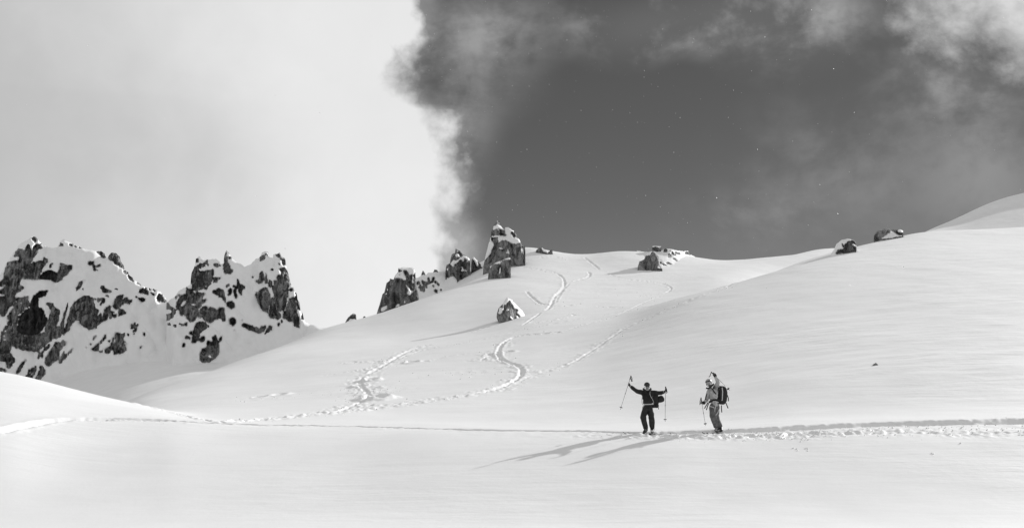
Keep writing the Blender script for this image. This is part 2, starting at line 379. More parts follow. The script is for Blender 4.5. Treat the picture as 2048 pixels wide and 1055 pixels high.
# ski tracks, pressed into the height field. (points px, half width m, depth m, berm, rough, rough reach m)
TRACKS = [
 ([(-120,884),(0,862),(60,849),(130,840),(300,841),(450,846.5),(640,850),(900,857),(1080,860),(1180,862),(1290,867)], 0.16, 0.14, 0.02, 0.02, 0.6),
 ([(1290,867),(1360,864),(1450,861),(1520,857.5),(1600,853),(1720,848),(1880,843),(2048,838),(2400,832)], .36, .10, .02, .02, .5),
 ([(1180,869),(1300,871),(1500,869),(1650,866),(1800,864),(2048,862),(2300,858)], 0.14, 0.06, 0.01, 0.06, 0.9),
 ([(250,803),(300,813),(350,826),(400,838),(450,844.5)], 0.13, 0.05, 0.01, 0.06, 0.4),
 ([(1122,663),(1096,667),(1048,669),(1020,676),(1000,690),(993,706),(994,716),(1005,723),(1026,727),(1042,732),(1050,741),(1044,752),(1026,764),(996,776),(955,787),(863,800),(788,811),(700,822),(600,832),(500,840),(450,843)], 0.18, 0.14, 0.04, 0.08, 1.0),
 ([(863,689),(825,698),(800,710),(788,717),(770,729),(751,739),(729,750)], 0.19, 0.09, 0.03, 0.09, 1.2),
 ([(729,750),(712,768),(735,780),(744,796),(712,806),(696,817),(640,829)], 0.14, 0.06, 0.02, 0.09, 1.4),
 ([(640,750),(699,743),(788,721),(825,705),(863,696),(922,687),(1011,668),(1067,655),(1197,631),(1289,616),(1345,602)], 0.13, 0.05, 0.01, 0.06, 0.4),
 ([(1430,583),(1400,594),(1350,614),(1308,631),(1249,657),(1225,673),(1197,691),(1160,717),(1122,735),(1067,750),(1030,766)], 0.14, 0.05, 0.02, 0.07, 0.8),
 ([(1500,556),(1470,568),(1430,583)], 0.19, 0.06, 0.02, 0.08, 1.2),
 ([(1040,531),(1059,536),(1104,542),(1122,550),(1133,561),(1133,569),(1115,587),(1100,600),(1109,609),(1085,622)], 0.20, 0.14, 0.05, 0.08, 0.9),
 ([(1050,580),(1059,584),(1063,596),(1085,608),(1107,611),(1160,609)], 0.18, 0.12, 0.04, 0.08, 0.9),
 ([(1171,542),(1187,546),(1188,550),(1174,556),(1141,564)], 0.21, 0.12, 0.05, 0.07, 0.9),
 ([(1204,542),(1248,557),(1308,564),(1345,573),(1350,578),(1326,587),(1271,594)], 0.16, 0.10, 0.04, 0.07, 0.9),
 ([(1189,611),(1215,614),(1256,615)], 0.13, 0.09, 0.02, 0.06, 0.7),
 ([(1067,648),(1120,637),(1156,628),(1130,627)], 0.14, 0.09, 0.02, 0.08, 1.0),
 ([(937,665),(960,660),(978,650)], 0.14, 0.09, 0.02, 0.08, 0.8),
 ([(700,724),(760,722),(800,724),(855,722)], 0.14, 0.06, 0.02, 0.10, 1.0),
 ([(988,706),(972,714),(960,722)], 0.14, 0.06, 0.02, 0.15, 1.3),
 ([(-120,884),(0,861),(60,848),(130,839),(220,837),(340,841)], 0.26, 0.17, 0.03, 0.00, 0.2),
 ([(1075,515),(1110,512),(1135,520)], 0.24, 0.10, 0.04, 0.10, 1.2),
 ([(1165,513),(1185,527),(1204,542)], .20, .12, .05, .05, .6),
 ([(1141,564),(1128,575),(1118,588),(1109,609)], .16, .10, .04, .05, .6),
 ([(1085,622),(1067,634),(1055,645),(1040,655)], .16, .10, .04, .05, .8),
 ([(855,722),(900,712),(960,704),(985,700)], .13, .06, .02, .04, .4),
 ([(1122,663),(1160,652),(1230,632),(1271,612),(1326,590)], .13, .06, .02, .04, .4),
]
PITS = [(752,797,.75,.32),(742,760,.5,.25),(720,772,.4,.2),(825,724,.5,.16),(560,788,.5,.12),(520,793,.4,.1),(1015,703,.5,.15)]
track_xy = []
for pts, hw, dp, bm_, rg, rr in TRACKS:
    # resample in pixels with a smooth curve, then drop onto the slope
    p = np.array(pts, float); d = np.concatenate([[0], np.cumsum(np.hypot(*np.diff(p, axis=0).T))])
    q = np.arange(0, d[-1], 4.0)
    px = pchip(d, p[:, 0], q); py = pchip(d, p[:, 1], q)
    w = np.array([hit(a_, b_) for a_, b_ in zip(px, py)])
    ks = 5; wpad = np.vstack([np.repeat(w[:1], ks, 0), w, np.repeat(w[-1:], ks, 0)])
    w = np.array([wpad[i:i+2*ks+1].mean(0) for i in range(len(w))])
    track_xy.append((w, hw, dp, bm_, rg, rr))
fine = pn(XX/.22, YY/.30, 3) ; fine2 = pn(XX/.55, YY/.7, 8); wand = pn(XX/2.1, YY/2.1, 21); wand2 = pn(XX/4.5, YY/4.5, 23)
dig = np.zeros_like(Z); add = np.zeros_like(Z); ro = np.zeros_like(Z)
# the traverse is cut into the slope: its uphill side stands higher than its downhill side
tw = np.vstack([track_xy[0][0], track_xy[1][0]]); o2 = np.argsort(tw[:, 0]/tw[:, 1]); tw = tw[o2]
Yt = np.interp(A, tw[:, 0]/tw[:, 1], tw[:, 1])[None] + .12*wand + .10*fine2 + .05*fine
pxs = 1024 + A*F
cut = np.interp(pxs, [820, 930, 1150, 1290, 1480, 1620, 2048, 2600], [0, .03, .04, .03, .05, .08, .10, .10])[None]
dY = YY - Yt
Z -= cut * (1 + .5*fine2 + .9*wand2 + .5*pn(XX/12, YY/12, 44)) * np.where(dY < 0, np.exp(-(np.minimum(dY, 0)/2.6)**2), 1 - smooth(dY, 0, .38))
for (w, hw, dp, bm_, rg, rr) in track_xy:
    reach = max(hw*3.2, rr*2.0)
    jlo = np.searchsorted(Yr, w[:,1].min() - reach); jhi = np.searchsorted(Yr, w[:,1].max() + reach) + 1
    alo = (w[:,0]/w[:,1]).min() - reach / w[:,1].min(); ahi = (w[:,0]/w[:,1]).max() + reach / w[:,1].min()
    ilo = np.searchsorted(A, alo); ihi = np.searchsorted(A, ahi) + 1
    best = np.full((NR, NC), 99.0, np.float32)
    for k in range(len(w) - 1):
        p0, p1 = w[k], w[k+1]
        ja = np.searchsorted(Yr, min(p0[1], p1[1]) - reach); jb = np.searchsorted(Yr, max(p0[1], p1[1]) + reach) + 1
        ym = min(p0[1], p1[1])
        am = min(p0[0]/p0[1], p1[0]/p1[1]) - reach / ym; ax = max(p0[0]/p0[1], p1[0]/p1[1]) + reach / ym
        ia = np.searchsorted(A, am); ib = np.searchsorted(A, ax) + 1
        xs = XX[ja:jb, ia:ib]; ys = YY[ja:jb, ia:ib]
        if xs.size == 0: continue
        e = p1 - p0; L2 = (e**2).sum() + 1e-9
        t = np.clip(((xs - p0[0])*e[0] + (ys - p0[1])*e[1]) / L2, 0, 1)
        dd = np.hypot(xs - p0[0] - t*e[0], ys - p0[1] - t*e[1])
        best[ja:jb, ia:ib] = np.minimum(best[ja:jb, ia:ib], dd)
    s = (slice(max(jlo,0), jhi), slice(max(ilo,0), ihi))
    b_ = best[s] + 0.30*hw*fine2[s] + 0.2*hw*fine[s] + 0.35*hw*wand[s]
    dig[s] = np.maximum(dig[s], dp * (0.8 + 0.7*wand2[s] + .5*fine2[s]) * (1 - smooth(b_, hw*0.55, hw*1.15)))
    add[s] = np.maximum(add[s], bm_ * np.exp(-((b_ - hw*1.5)/(hw*0.55))**2) * (0.7 + 0.9*fine2[s]))
    ro[s] = np.maximum(ro[s], rg * (1 - smooth(best[s] + rr*0.9*wand[s], hw, hw + rr)))
Z += add - dig
lump = np.maximum(fine2*0.8 + fine*0.75, -0.15)
Z += ro * lump * 1.5
for (px, py, r, dp) in PITS:
    cx, cy = hit(px, py)
    dd = np.hypot(XX - cx, (YY - cy)*0.8) * (1 + 0.35*fine2)
    Z -= dp * (1 - smooth(dd, r*0.5, r)); Z += dp*0.5 * np.exp(-((dd - r*1.25)/(r*0.3))**2) * (1 + fine2)
# churned snow round the skiers' boots and along the trench
for (px, py, rx, ry, am) in [(1300,871,1.0,.5,.035),(1370,873,1.4,.6,.02),(1455,871,1.3,.7,.045),(1510,870,1.6,.6,.045),(1580,866,1.8,.6,.03),(1700,861,2.6,.5,.022),(1900,855,4.0,.5,.02)]:
    cx, cy = hit(px, py); e = np.exp(-(((XX-cx)/rx)**2 + ((YY-cy)/ry)**2)); Z += am * e * lump * 1.6
# faint scuffed field between the upper S tracks
for (px, py, rx, ry, am) in [(1190,585,6,9,.05),(950,745,3.5,3.0,.05),(1010,735,3,2.5,.035),(760,780,2.6,3.0,.05),(520,795,2.2,2.0,.06),(1100,700,4,4,.03),(1040,670,4,3,.03),(1120,640,7,4,.03)]:
    cx, cy = hit(px, py); e = np.exp(-(((XX-cx)/rx)**2 + ((YY-cy)/ry)**2)); Z += am * e * np.maximum(fine2, -.1) * smooth(wand, -.4, .3)

idx = np.arange(NR*NC).reshape(NR, NC)
Q = np.stack([idx[:-1, :-1], idx[:-1, 1:], idx[1:, 1:], idx[1:, :-1]], -1).reshape(-1, 4)
ground = mesh_obj('snow_ground', np.stack([XX, YY, Z], -1).reshape(-1, 3), Q, M_SNOW)
ground['kind'] = 'structure'
# ground behind the photographer, joined to the first row
xb = XX[0]
nb_ = 26; V = []; 
yb = np.concatenate([[3.0], 3.0 - np.exp(np.linspace(0, math.log(900), nb_))])
xs_ = xb[::6]; xs_ = np.concatenate([xs_, xb[-1:]])
xs_ = np.concatenate([[-3000, -800], xs_, [800, 3000]])
gx, gy = np.meshgrid(xs_, yb); gz = -1.72 + 0.10*(3 - gy)**0.8 * 0.6
gz[0] = -1.72
ix = np.arange(gx.size).reshape(gx.shape)
Q = np.stack([ix[:-1, :-1], ix[1:, :-1], ix[1:, 1:], ix[:-1, 1:]], -1).reshape(-1, 4)
bk = mesh_obj('snow_field', np.stack([gx, gy, gz], -1).reshape(-1, 3), Q, M_SNOW); bk['kind'] = 'structure'
# ------------------------------------------------------------------ rocks
# a relief is built from its skyline (real outline), its foot and the outcrops of bare rock in it;
# bare rock stands steep, snow lies back, so the surface is solved from those slopes and given a back of its own
def C(ox, oy, s, pts): return [(ox + px/s, oy + py/s) for px, py in pts]
def inpoly(poly, X, Y):
    r = np.zeros(X.shape, bool); n = len(poly)
    for i in range(n):
        x0, y0 = poly[i]; x1, y1 = poly[(i+1) % n]
        if y0 == y1: continue
        c = (Y < y0) != (Y < y1)
        r ^= c & (X < (x1-x0)*(Y-y0)/(y1-y0) + x0)
    return r
def build_relief(name, label, cat, sky, base, Y0, polys, default='s', step=1.3, cr=.16, cs=.95, thick=8.0, rough=1.0,
                 edge=5.0, group=None, skn=1.0, deep=25, ragged=.30, dustlevel=None, back=True, seed=0, ylean=1.0, mix=.5, push=None, yaw=None, mb=.8):
    sky = np.array(sky, float); base = np.array(base, float)
    x0, x1 = sky[:, 0].min(), sky[:, 0].max()
    nx = max(8, int((x1-x0)/step)); cols = np.linspace(x0, x1, nx + 1)
    # the skyline as a function of the column (vertical steps are kept very steep)
    sx = sky[:, 0].copy()
    for i in range(1, len(sx)): sx[i] = max(sx[i], sx[i-1] + 0.05)
    top = np.interp(cols, sx, sky[:, 1]); bot = np.interp(cols, base[:, 0], base[:, 1]) + deep
    top = top + skn * 1.0 * (pn(cols/3.1, cols*0, seed+41) + .6*pn(cols/1.4, cols*0, seed+43))
    bot = np.maximum(bot, top + 3)
    # working grid in pixels
    g0x, g1x, g0y, g1y = x0-4, x1+4, top.min()-4, bot.max()+4
    s = 1.0 if (x1-x0) > 60 else 0.5
    gx = np.arange(g0x, g1x, s); gy = np.arange(g0y, g1y, s); GX, GY = np.meshgrid(gx, gy)
    topg = np.interp(gx, cols, top)[None]
    inside = GY >= topg
    idm = np.zeros(GX.shape, np.int32); kind = np.full(GX.shape, 1.0 if default == 'r' else 0.0)
    darkm = np.zeros(GX.shape)
    RX = GX*.829 + GY*.559; RY = GY*.829 - GX*.559; SX = GX*.92 - GY*.39; SY = GY*.92 + GX*.39
    for k, (t, poly) in enumerate(polys):
        wx = GX + 2.2*pn(RX/5, RY/5, seed+k) + 1.3*pn(RX/2.3, RY/2.3, seed+k+3); wy = GY + 2.4*pn(RX/5, RY/5, seed+k+50) + 1.4*pn(RX/2.3, RY/2.3, seed+k+5)
        ins = inpoly(poly, wx, wy)
        if t in 'rdm': idm[ins] = k + 1
        kind[ins] = {'r': 1.0, 'd': 1.0, 'm': mix, 's': 0.0}[t]
        if t == 'd': darkm[ins] = 1
    if default == 'r': idm[idm == 0] = 900
    kf = gblur(kind, mb/s, mb/s)
    an = .5*pn(RX/3.1, RY/3.7, seed+7) + 1.0*pn(SX/4.9 + .8*pn(RX/7, RY/7, seed+8), SY/6.7, seed+9) + .8*pn(RX/8, RY/6, seed+12)
    field = kf - (0.37 if mb < 1 else 0.33) + ragged * an * 0.95
    rockm = (field > 0).astype(float)
    # spread outcrop ids outwards a little so the ragged rim belongs to its outcrop
    ids = idm.copy()
    for _ in range(int(7/s)):
        for sh in ((0,1),(0,-1),(1,0),(-1,0)):
            r_ = np.roll(ids, sh, (0, 1)); ids = np.where(ids == 0, r_, ids)
    rockm = np.where(ids > 0, rockm, 0)
    rs = gblur(rockm, 1.2/s, 1.2/s)
    mperpx = Y0 / F
    slope = (cs*(1-rs) + cr*rs) * s * mperpx * ylean      # growth of depth per grid row going up
    slope = slope * (1 + .8*pn(GX/19, GY/14, seed+23))
    n_, m_ = slope.shape
    # least squares: dD/dy = -slope, dD/dx = 0
    gyv = -slope; div = np.zeros_like(slope)
    div[1:-1] = (gyv[1:-1] - gyv[:-2]); div[0] = gyv[0]; div[-1] = -gyv[-2]
    E = np.block([[div, div[:, ::-1]], [div[::-1], div[::-1, ::-1]]])
    fy = np.fft.fftfreq(2*n_)[:, None]; fx = np.fft.rfftfreq(2*m_)[None]
    den = (2*np.cos(2*np.pi*fy) - 2) + 0.55*(2*np.cos(2*np.pi*fx) - 2); den[0, 0] = 1
    Hh = np.fft.rfft2(E) / den; Hh[0, 0] = 0
    Dp = np.fft.irfft2(Hh, s=E.shape)[:n_, :m_]
    botg = np.interp(gx, base[:, 0], base[:, 1])
    jb = np.clip(((botg - g0y)/s).astype(int), 0, n_-1)
    Dp = Dp - np.median(Dp[jb, np.arange(m_)])
    # rounding towards the outline
    ins_f = gblur(inside.astype(float), edge/s, edge/s)
    rd = np.clip((1 - ins_f)*2, 0, 1)
    Dp += edge * mperpx * 2.4 * rd**2
    if push: Dp += push[1] * smooth(-GX, -push[0], -push[0] + push[2])**1.5
    if yaw: Dp += yaw[1] * mperpx * 5 * np.log1p(np.exp(np.clip((GX - yaw[0])/5, -30, 30)))
    # rock stands back a little under the lip of the snow; blocks, cracks and ribs in the rock
    Wx, Wy = GX*mperpx, GY*mperpx
    rib = np.abs(pn(Wx*.55 + .5*pn(Wx*.3, Wy*.3, seed+2), Wy*.10, seed+31)); rib2 = np.abs(pn(Wx*1.3 + .25*Wy, Wy*.35, seed+33)); blk = np.abs(pn(Wx*.35, Wy*.5, seed+37))
    jag = -(rib*1.5 + rib2*.7 + blk*1.2) + .5
    Dp += rs * (0.25 + rough * (jag*1.5 + .35*fbm(Wx*2.2, Wy*1.6, 2, seed+35)))
    Dp += (1-rs) * (-6.0*np.abs(pn(Wx*.085 + .05*Wy, Wy*.05, seed+61)) - 3.0*np.abs(pn(Wx*.19 - .07*Wy, Wy*.10, seed+62)) + .9*pn(Wx*.5, Wy*.3, seed+63)) * min(1, (x1-x0)/120)
    def samp(Afield, px, py, nearest=False):
        u = np.clip((px - g0x)/s, 0, m_-1.001); v = np.clip((py - g0y)/s, 0, n_-1.001)
        i = u.astype(int); j = v.astype(int)
        if nearest: return Afield[np.clip(np.round(v).astype(int), 0, n_-1), np.clip(np.round(u).astype(int), 0, m_-1)]
        fu = u-i; fv = v-j
        return (Afield[j, i]*(1-fu)+Afield[j, i+1]*fu)*(1-fv) + (Afield[j+1, i]*(1-fu)+Afield[j+1, i+1]*fu)*fv
    # level rows cut off exactly along the skyline and the buried foot
    ny = max(6, int((bot.max()-top.min())/step)); PX = np.repeat(cols[None], ny+1, 0)
    PY = np.clip(np.linspace(top.min(), bot.max(), ny+1)[:, None], top[None], bot[None])
    Yb = Y0 if np.isscalar(Y0) else Y0
    DD = Y0 + samp(Dp, PX, PY)
    DD = np.maximum(DD, Y0 - 14)
    def world(px, py, Yv):
        a, b = ab(px, py); return np.stack([a*Yv, Yv, b*Yv], -1)
    Vf = world(PX, PY, DD)
    origin = np.array([np.median(Vf[..., 0]), np.median(Vf[..., 1]), Vf[..., 2].min()])
    root = empty(name, origin, label, cat, group)
    # faces by material / outcrop
    fcx = (PX[:-1, :-1] + PX[1:, 1:])/2; fcy = (PY[:-1, :-1] + PY[1:, 1:])/2
    isr = samp(np.where(ids > 0, field, -1), fcx, fcy) > 0
    fid = np.where(isr, samp(ids, fcx, fcy, True), 0)
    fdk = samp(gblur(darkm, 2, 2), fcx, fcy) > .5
    ix = np.arange(PX.size).reshape(PX.shape)
    Q = np.stack([ix[:-1, :-1], ix[1:, :-1], ix[1:, 1:], ix[:-1, 1:]], -1).reshape(-1, 4)
    # back of the body
    Vall = Vf.reshape(-1, 3); nback = 7 if back else 0
    hgt = (np.abs(PY[1:, :-1]-PY[:-1, :-1]) + np.abs(PY[1:, 1:]-PY[:-1, 1:])).ravel(); solid = hgt > 1e-6
    if back:
        prev = ix[0]; rows = []; off = len(Vall)
        xi = np.linspace(0, len(cols)-1, len(cols)).astype(int)
        Ytop = DD[0]; Ybot = DD[-1]
        for k in range(1, nback+1):
            w = k/nback
            Yv = gblur((Ytop + thick*np.sqrt(w))[None], 4*w+.01, .01)[0] + .8*pn(cols/9, cols*0 + k*3.3, seed+77)
            py = top + (bot-top)*w**1.3
            rows.append(world(cols, py, Yv)); 
        BV = np.array(rows).reshape(-1, 3); Vall = np.vstack([Vall, BV])
        bi = off + np.arange(nback*len(cols)).reshape(nback, -1); full = np.vstack([ix[0][None], bi])
        QB = np.stack([full[:-1, :-1], full[:-1, 1:], full[1:, 1:], full[1:, :-1]], -1).reshape(-1, 4)
    if default == 'r': fid = np.where(fid == 0, 500, fid)
    # outcrops that fell apart into pieces become separate faces of rock
    lab = np.where(fid > 0, np.arange(1, fid.size+1).reshape(fid.shape), 0)
    for _ in range(400):
        old = lab
        for ax, d_ in ((0,1),(0,-1),(1,0),(1,-1)):
            r_ = np.roll(lab, d_, ax); fr = np.roll(fid, d_, ax)
            edge_ = [slice(None)]*2; edge_[ax] = 0 if d_ == 1 else -1; fr[tuple(edge_)] = -1
            lab = np.where((fid > 0) & (fr == fid), np.maximum(lab, r_), lab)
        if (lab == old).all(): break
    ul, inv, cn = np.unique(lab, return_inverse=True, return_counts=True)
    keep = cn[inv].reshape(lab.shape) >= 7
    fid = np.where((fid == 900) | ((fid == 500) & ~keep), 900, np.where(fid == 500, -1000 - lab, np.where((fid > 0) & keep, 1000 + lab, 0)))
    Q = Q[solid]; fidf = fid.ravel()[solid]; dkf = fdk.ravel()[solid]
    def emit(nm, sel_q, mats, mi=None):
        used = np.unique(sel_q); remap = np.zeros(len(Vall), np.int32); remap[used] = np.arange(len(used))
        o = mesh_obj(nm, Vall[used] - origin, remap[sel_q], mats, root, mi); return o
    for u in np.unique(fidf[fidf < 0]): emit('snow_patch', Q[fidf == u], M_SNOWCAP)
    snowq = Q[fidf == 0]
    if back and default == 's': snowq = np.vstack([snowq, QB])
    if len(snowq): emit('snow_cover', snowq, M_SNOWCAP)
    for u in np.unique(fidf[fidf > 0]):
        sel = fidf == u; qs = Q[sel]
        if len(qs) < 4: continue
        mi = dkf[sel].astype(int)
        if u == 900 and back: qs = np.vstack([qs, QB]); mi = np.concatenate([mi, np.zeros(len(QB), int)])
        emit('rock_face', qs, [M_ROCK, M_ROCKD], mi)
    return root

Ac = lambda p: C(0, 460, 6.595, p)
Bc = lambda p: C(150, 500, 6.595, p)
Cc = lambda p: C(0, 600, 6.595, p)
Dc = lambda p: C(150, 620, 6.595, p)
Ec = lambda p: C(320, 490, 8.244, p)
Fc = lambda p: C(460, 490, 8.244, p)
Gc = lambda p: C(320, 600, 8.244, p)
Hc = lambda p: C(460, 590, 6.942, p)

sky1 = [(-130, 640), (-110, 580), (-70, 575), (-30, 560)] + Ac([(0,585),(50,510),(62,470),(110,400),(200,270),(270,175),(380,115),(420,80),(470,85),(490,110),(550,180),(562,235),(600,208),(680,238),(745,225),(778,190),(795,140),(840,122),(900,150),(1000,200),(1110,250),(1230,265)]) \
    + Bc([(270,14),(340,12),(390,50),(415,100),(430,95),(470,35),(530,33),(590,85),(600,140),(643,205),(648,250),(700,290),(708,325),(755,350),(775,410),(800,405),(860,440),(880,470),(1000,510),(1070,520),(1150,570),(1200,640),(1225,690)]) + [(352, 618), (400, 650), (430, 690)]
base1 = [(-130, 795), (0, 790), (80, 765), (150, 742), (230, 722), (300, 708), (360, 705), (430, 716)]
p1 = [('r', [(-250,650),(-190,620),(-140,600),(-90,600),(-60,700),(-150,740),(-240,720)]), ('r', [(-100,575),(-60,585),(-30,620),(-50,720),(-90,640)]),
 ('r', Ac([(60,540),(90,430),(120,415),(215,405),(215,440),(270,345),(175,355),(190,310),(250,240),(330,265),(345,200),(380,180),(400,240),(440,290),(520,265),(440,370),(400,440),(330,560),(300,640),(250,710),(260,760),(300,790),(215,830),(195,870),(160,990),(110,1030),(70,1120),(20,1140),(0,1110),(-60,1100),(-50,870),(80,880),(60,850),(-50,840),(0,800),(70,750),(30,735),(-40,740),(0,680),(45,660)])),
 ('r', Ac([(410,92),(480,95),(490,130),(455,165),(430,130)])),
 ('r', Ac([(425,240),(470,185),(545,175),(558,240),(500,262),(440,285)])),
 ('r', Ac([(320,575),(400,470),(440,400),(470,440),(483,415),(570,395),(565,350),(640,385),(620,430),(560,500),(535,570),(515,655),(290,645)])),
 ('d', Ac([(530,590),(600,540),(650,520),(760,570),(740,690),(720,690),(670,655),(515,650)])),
 ('r', Ac([(740,690),(760,570),(800,440),(840,440),(860,460),(960,460),(940,520),(870,600),(800,660)])),
 ('r', Ac([(650,500),(650,460),(700,425),(735,460),(690,450),(670,480),(665,520)])),
 ('m', Ac([(250,720),(310,745),(380,735),(370,755),(290,790),(250,770)])),
 ('r', Ac([(780,215),(795,165),(860,195),(830,205)])), ('m', Ac([(900,165),(1000,205),(1110,245),(1040,240),(900,195)])),
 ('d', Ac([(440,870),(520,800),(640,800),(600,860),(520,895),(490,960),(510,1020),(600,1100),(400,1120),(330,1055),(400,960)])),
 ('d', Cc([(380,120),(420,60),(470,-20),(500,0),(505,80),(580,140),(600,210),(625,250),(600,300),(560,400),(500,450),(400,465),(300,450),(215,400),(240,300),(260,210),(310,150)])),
 ('m', Cc([(170,-30),(400,-60),(400,0),(380,90),(260,190),(220,380),(160,480),(0,540),(0,420),(90,330),(100,200),(170,100)])),
 ('r', Cc([(640,240),(680,130),(600,30),(700,45),(720,95),(790,130),(780,250),(740,350),(790,340),(860,130),(905,0),(885,130),(835,320),(850,340),(800,480),(760,500),(600,510),(590,420),(600,310)])),
 ('r', Cc([(880,290),(940,80),(1000,10),(1100,-58),(1170,-60),(1240,-15),(1240,40),(1260,110),(1310,130),(1290,180),(1270,300),(1230,380),(1170,385),(1110,350),(1060,300),(1030,260),(1000,265),(920,340),(915,400),(860,430),(830,470),(840,400)])),
 ('r', Cc([(215,400),(400,465),(500,450),(590,420),(600,510),(720,515),(640,560),(560,620),(500,680),(370,670),(270,650),(200,620),(160,600),(180,430)])),
 ('r', Cc([(-60,560),(0,545),(160,480),(150,600),(130,690),(200,790),(130,900),(80,890),(90,810),(30,800),(-60,790)])),
 ('r', Cc([(385,765),(345,810),(320,830),(235,980),(205,970),(245,880),(300,810)])),
 ('r', Cc([(730,560),(760,545),(800,560),(830,515),(880,560),(820,630),(780,680),(790,770),(700,820),(650,875),(595,835),(600,780),(680,640)])),
 ('r', Cc([(985,610),(930,690),(800,830),(775,820),(820,700),(850,660),(860,720)])),
 ('r', Cc([(550,860),(605,930),(590,980),(520,1050),(440,1070),(480,1000),(520,930),(520,880)])),
 ('m', Cc([(490,850),(480,940),(430,1030),(330,1020),(380,910)])),
 ('m', Cc([(500,700),(590,640),(560,620),(650,570),(680,600),(640,640),(560,700),(585,720),(560,770),(490,770)])),
 ('m', Cc([(-60,870),(0,880),(120,930),(100,950),(-60,940)])),
 ('r', Bc([(270,16),(330,8),(385,40),(414,108),(375,108),(330,70)])),
 ('r', Bc([(430,100),(470,30),(530,30),(600,90),(605,150),(650,200),(650,255),(560,200),(500,150)])),
 ('r', Bc([(630,258),(705,295),(705,322),(640,295)])), ('r', Bc([(690,335),(765,360),(775,420),(720,395)])), ('r', Bc([(795,415),(862,435),(875,466),(800,440)])),
 ('r', Bc([(175,150),(265,150),(230,190),(165,195)])), ('r', Bc([(230,205),(350,190),(345,215),(270,225),(260,250),(320,258),(280,278),(240,260)])),
 ('r', Bc([(90,400),(135,400),(70,490),(20,535),(5,490)])), ('r', Bc([(330,478),(370,475),(400,500),(490,540),(440,565),(370,565),(350,520)])),
 ('m', Bc([(390,580),(455,600),(445,640),(400,610)])), ('r', Bc([(555,600),(645,582),(620,700),(575,785),(540,785),(495,740),(525,650)])),
 ('r', Bc([(640,640),(690,618),(690,655),(752,668),(730,707),(650,700),(620,712)])), ('r', Bc([(580,768),(620,770),(672,830),(570,872)])),
 ('r', Bc([(450,728),(482,738),(460,800),(420,910),(330,962),(370,850),(400,770)])), ('m', Bc([(460,800),(520,800),(572,872),(450,912)])),
 ('r', Bc([(828,545),(900,498),(972,545),(967,592),(900,577)])), ('r', Bc([(978,553),(1052,573),(1040,602)])),
 ('m', Bc([(1055,630),(1110,550),(1180,605),(1215,685),(1105,695)])), ('m', Bc([(900,480),(1000,508),(1075,520),(1060,545),(980,525)])),
 ('r', Bc([(828,628),(942,633),(890,688)])), ('r', Bc([(790,615),(815,615),(812,637)])), ('r', Bc([(520,510),(545,498),(568,518)])),
 ('m', Bc([(250,630),(330,620),(400,640),(400,680),(330,740),(320,700),(260,650)])),
 ('r', Bc([(300,880),(340,810),(350,850),(330,962),(255,1045),(250,1040),(270,900)])),
 ('r', Bc([(180,355),(200,355),(210,378)])), ('r', Bc([(95,520),(115,500),(110,535)])),
 ('r', Dc([(530,310),(550,287),(590,310),(662,293),(640,400),(682,520),(620,572),(520,588),(490,500),(530,400)])),
 ('r', Dc([(430,290),(405,370),(320,450),(310,525),(270,548),(213,522),(260,480),(340,405)])),
 ('m', Dc([(735,190),(790,150),(800,200),(830,155),(842,190),(830,240),(790,328),(758,312),(770,260),(732,240)])),
 ('r', Dc([(395,510),(470,470),(500,350),(522,370),(490,520),(440,578),(400,555)])),
 ('r', Dc([(230,380),(292,318),(280,362),(240,392)])), ('r', Dc([(192,440),(225,455),(200,470)])), ('r', Dc([(135,492),(172,482),(150,505)])),
 ('r', Dc([(695,285),(718,340),(690,335)])), ('r', Dc([(900,295),(928,295),(910,342)])), ('r', Dc([(882,447),(868,503),(848,498)])),
 ('r', Dc([(640,365),(684,460),(672,468)])), ('r', Dc([(438,400),(478,393),(450,428)])), ('r', Dc([(320,545),(385,510),(350,555)])), ('r', Dc([(258,650),(275,690),(255,685)])), ('r', Dc([(312,700),(322,700),(316,728)]))]
build_relief('rocky_peak', 'tallest, widest snow-plastered rock peak rising at the left edge behind the near snow hump', 'mountain peak',
             sky1, base1, 262.0, p1, 's', step=1.0, thick=22, rough=1.1, seed=100, cs=1.0, mb=1.0, skn=1.8, ragged=.36)

sky2 = Gc([(30,330),(60,270)]) + Ec([(95,1010),(105,945),(250,840),(320,740),(440,680),(505,640),(495,570),(520,450),(580,330),(592,220),(640,182),(700,220),(760,222),(800,240),(920,225),(980,270),(1000,310),(1048,310),(1056,180),(1090,80),(1130,110),(1190,220),(1280,290)]) \
   + Fc([(190,310),(235,358),(330,320),(430,220),(480,210),(530,120),(570,98),(630,110),(645,200),(703,210),(715,145),(790,140),(820,118),(850,190),(912,225),(922,340),(930,380),(960,460),(1000,640),(1045,690),(1060,750),(1100,790),(1110,870),(1140,960)]) \
   + Hc([(950,60),(970,140),(985,260),(1005,228),(1022,320),(1042,370),(1110,400),(1180,420),(1250,455),(1330,452)]) + [(665, 665)]
base2 = [(320,650),(345,662),(372,694),(395,724),(425,730),(440,716),(470,702),(520,692),(545,672),(575,667),(610,668),(650,660),(668,668)]
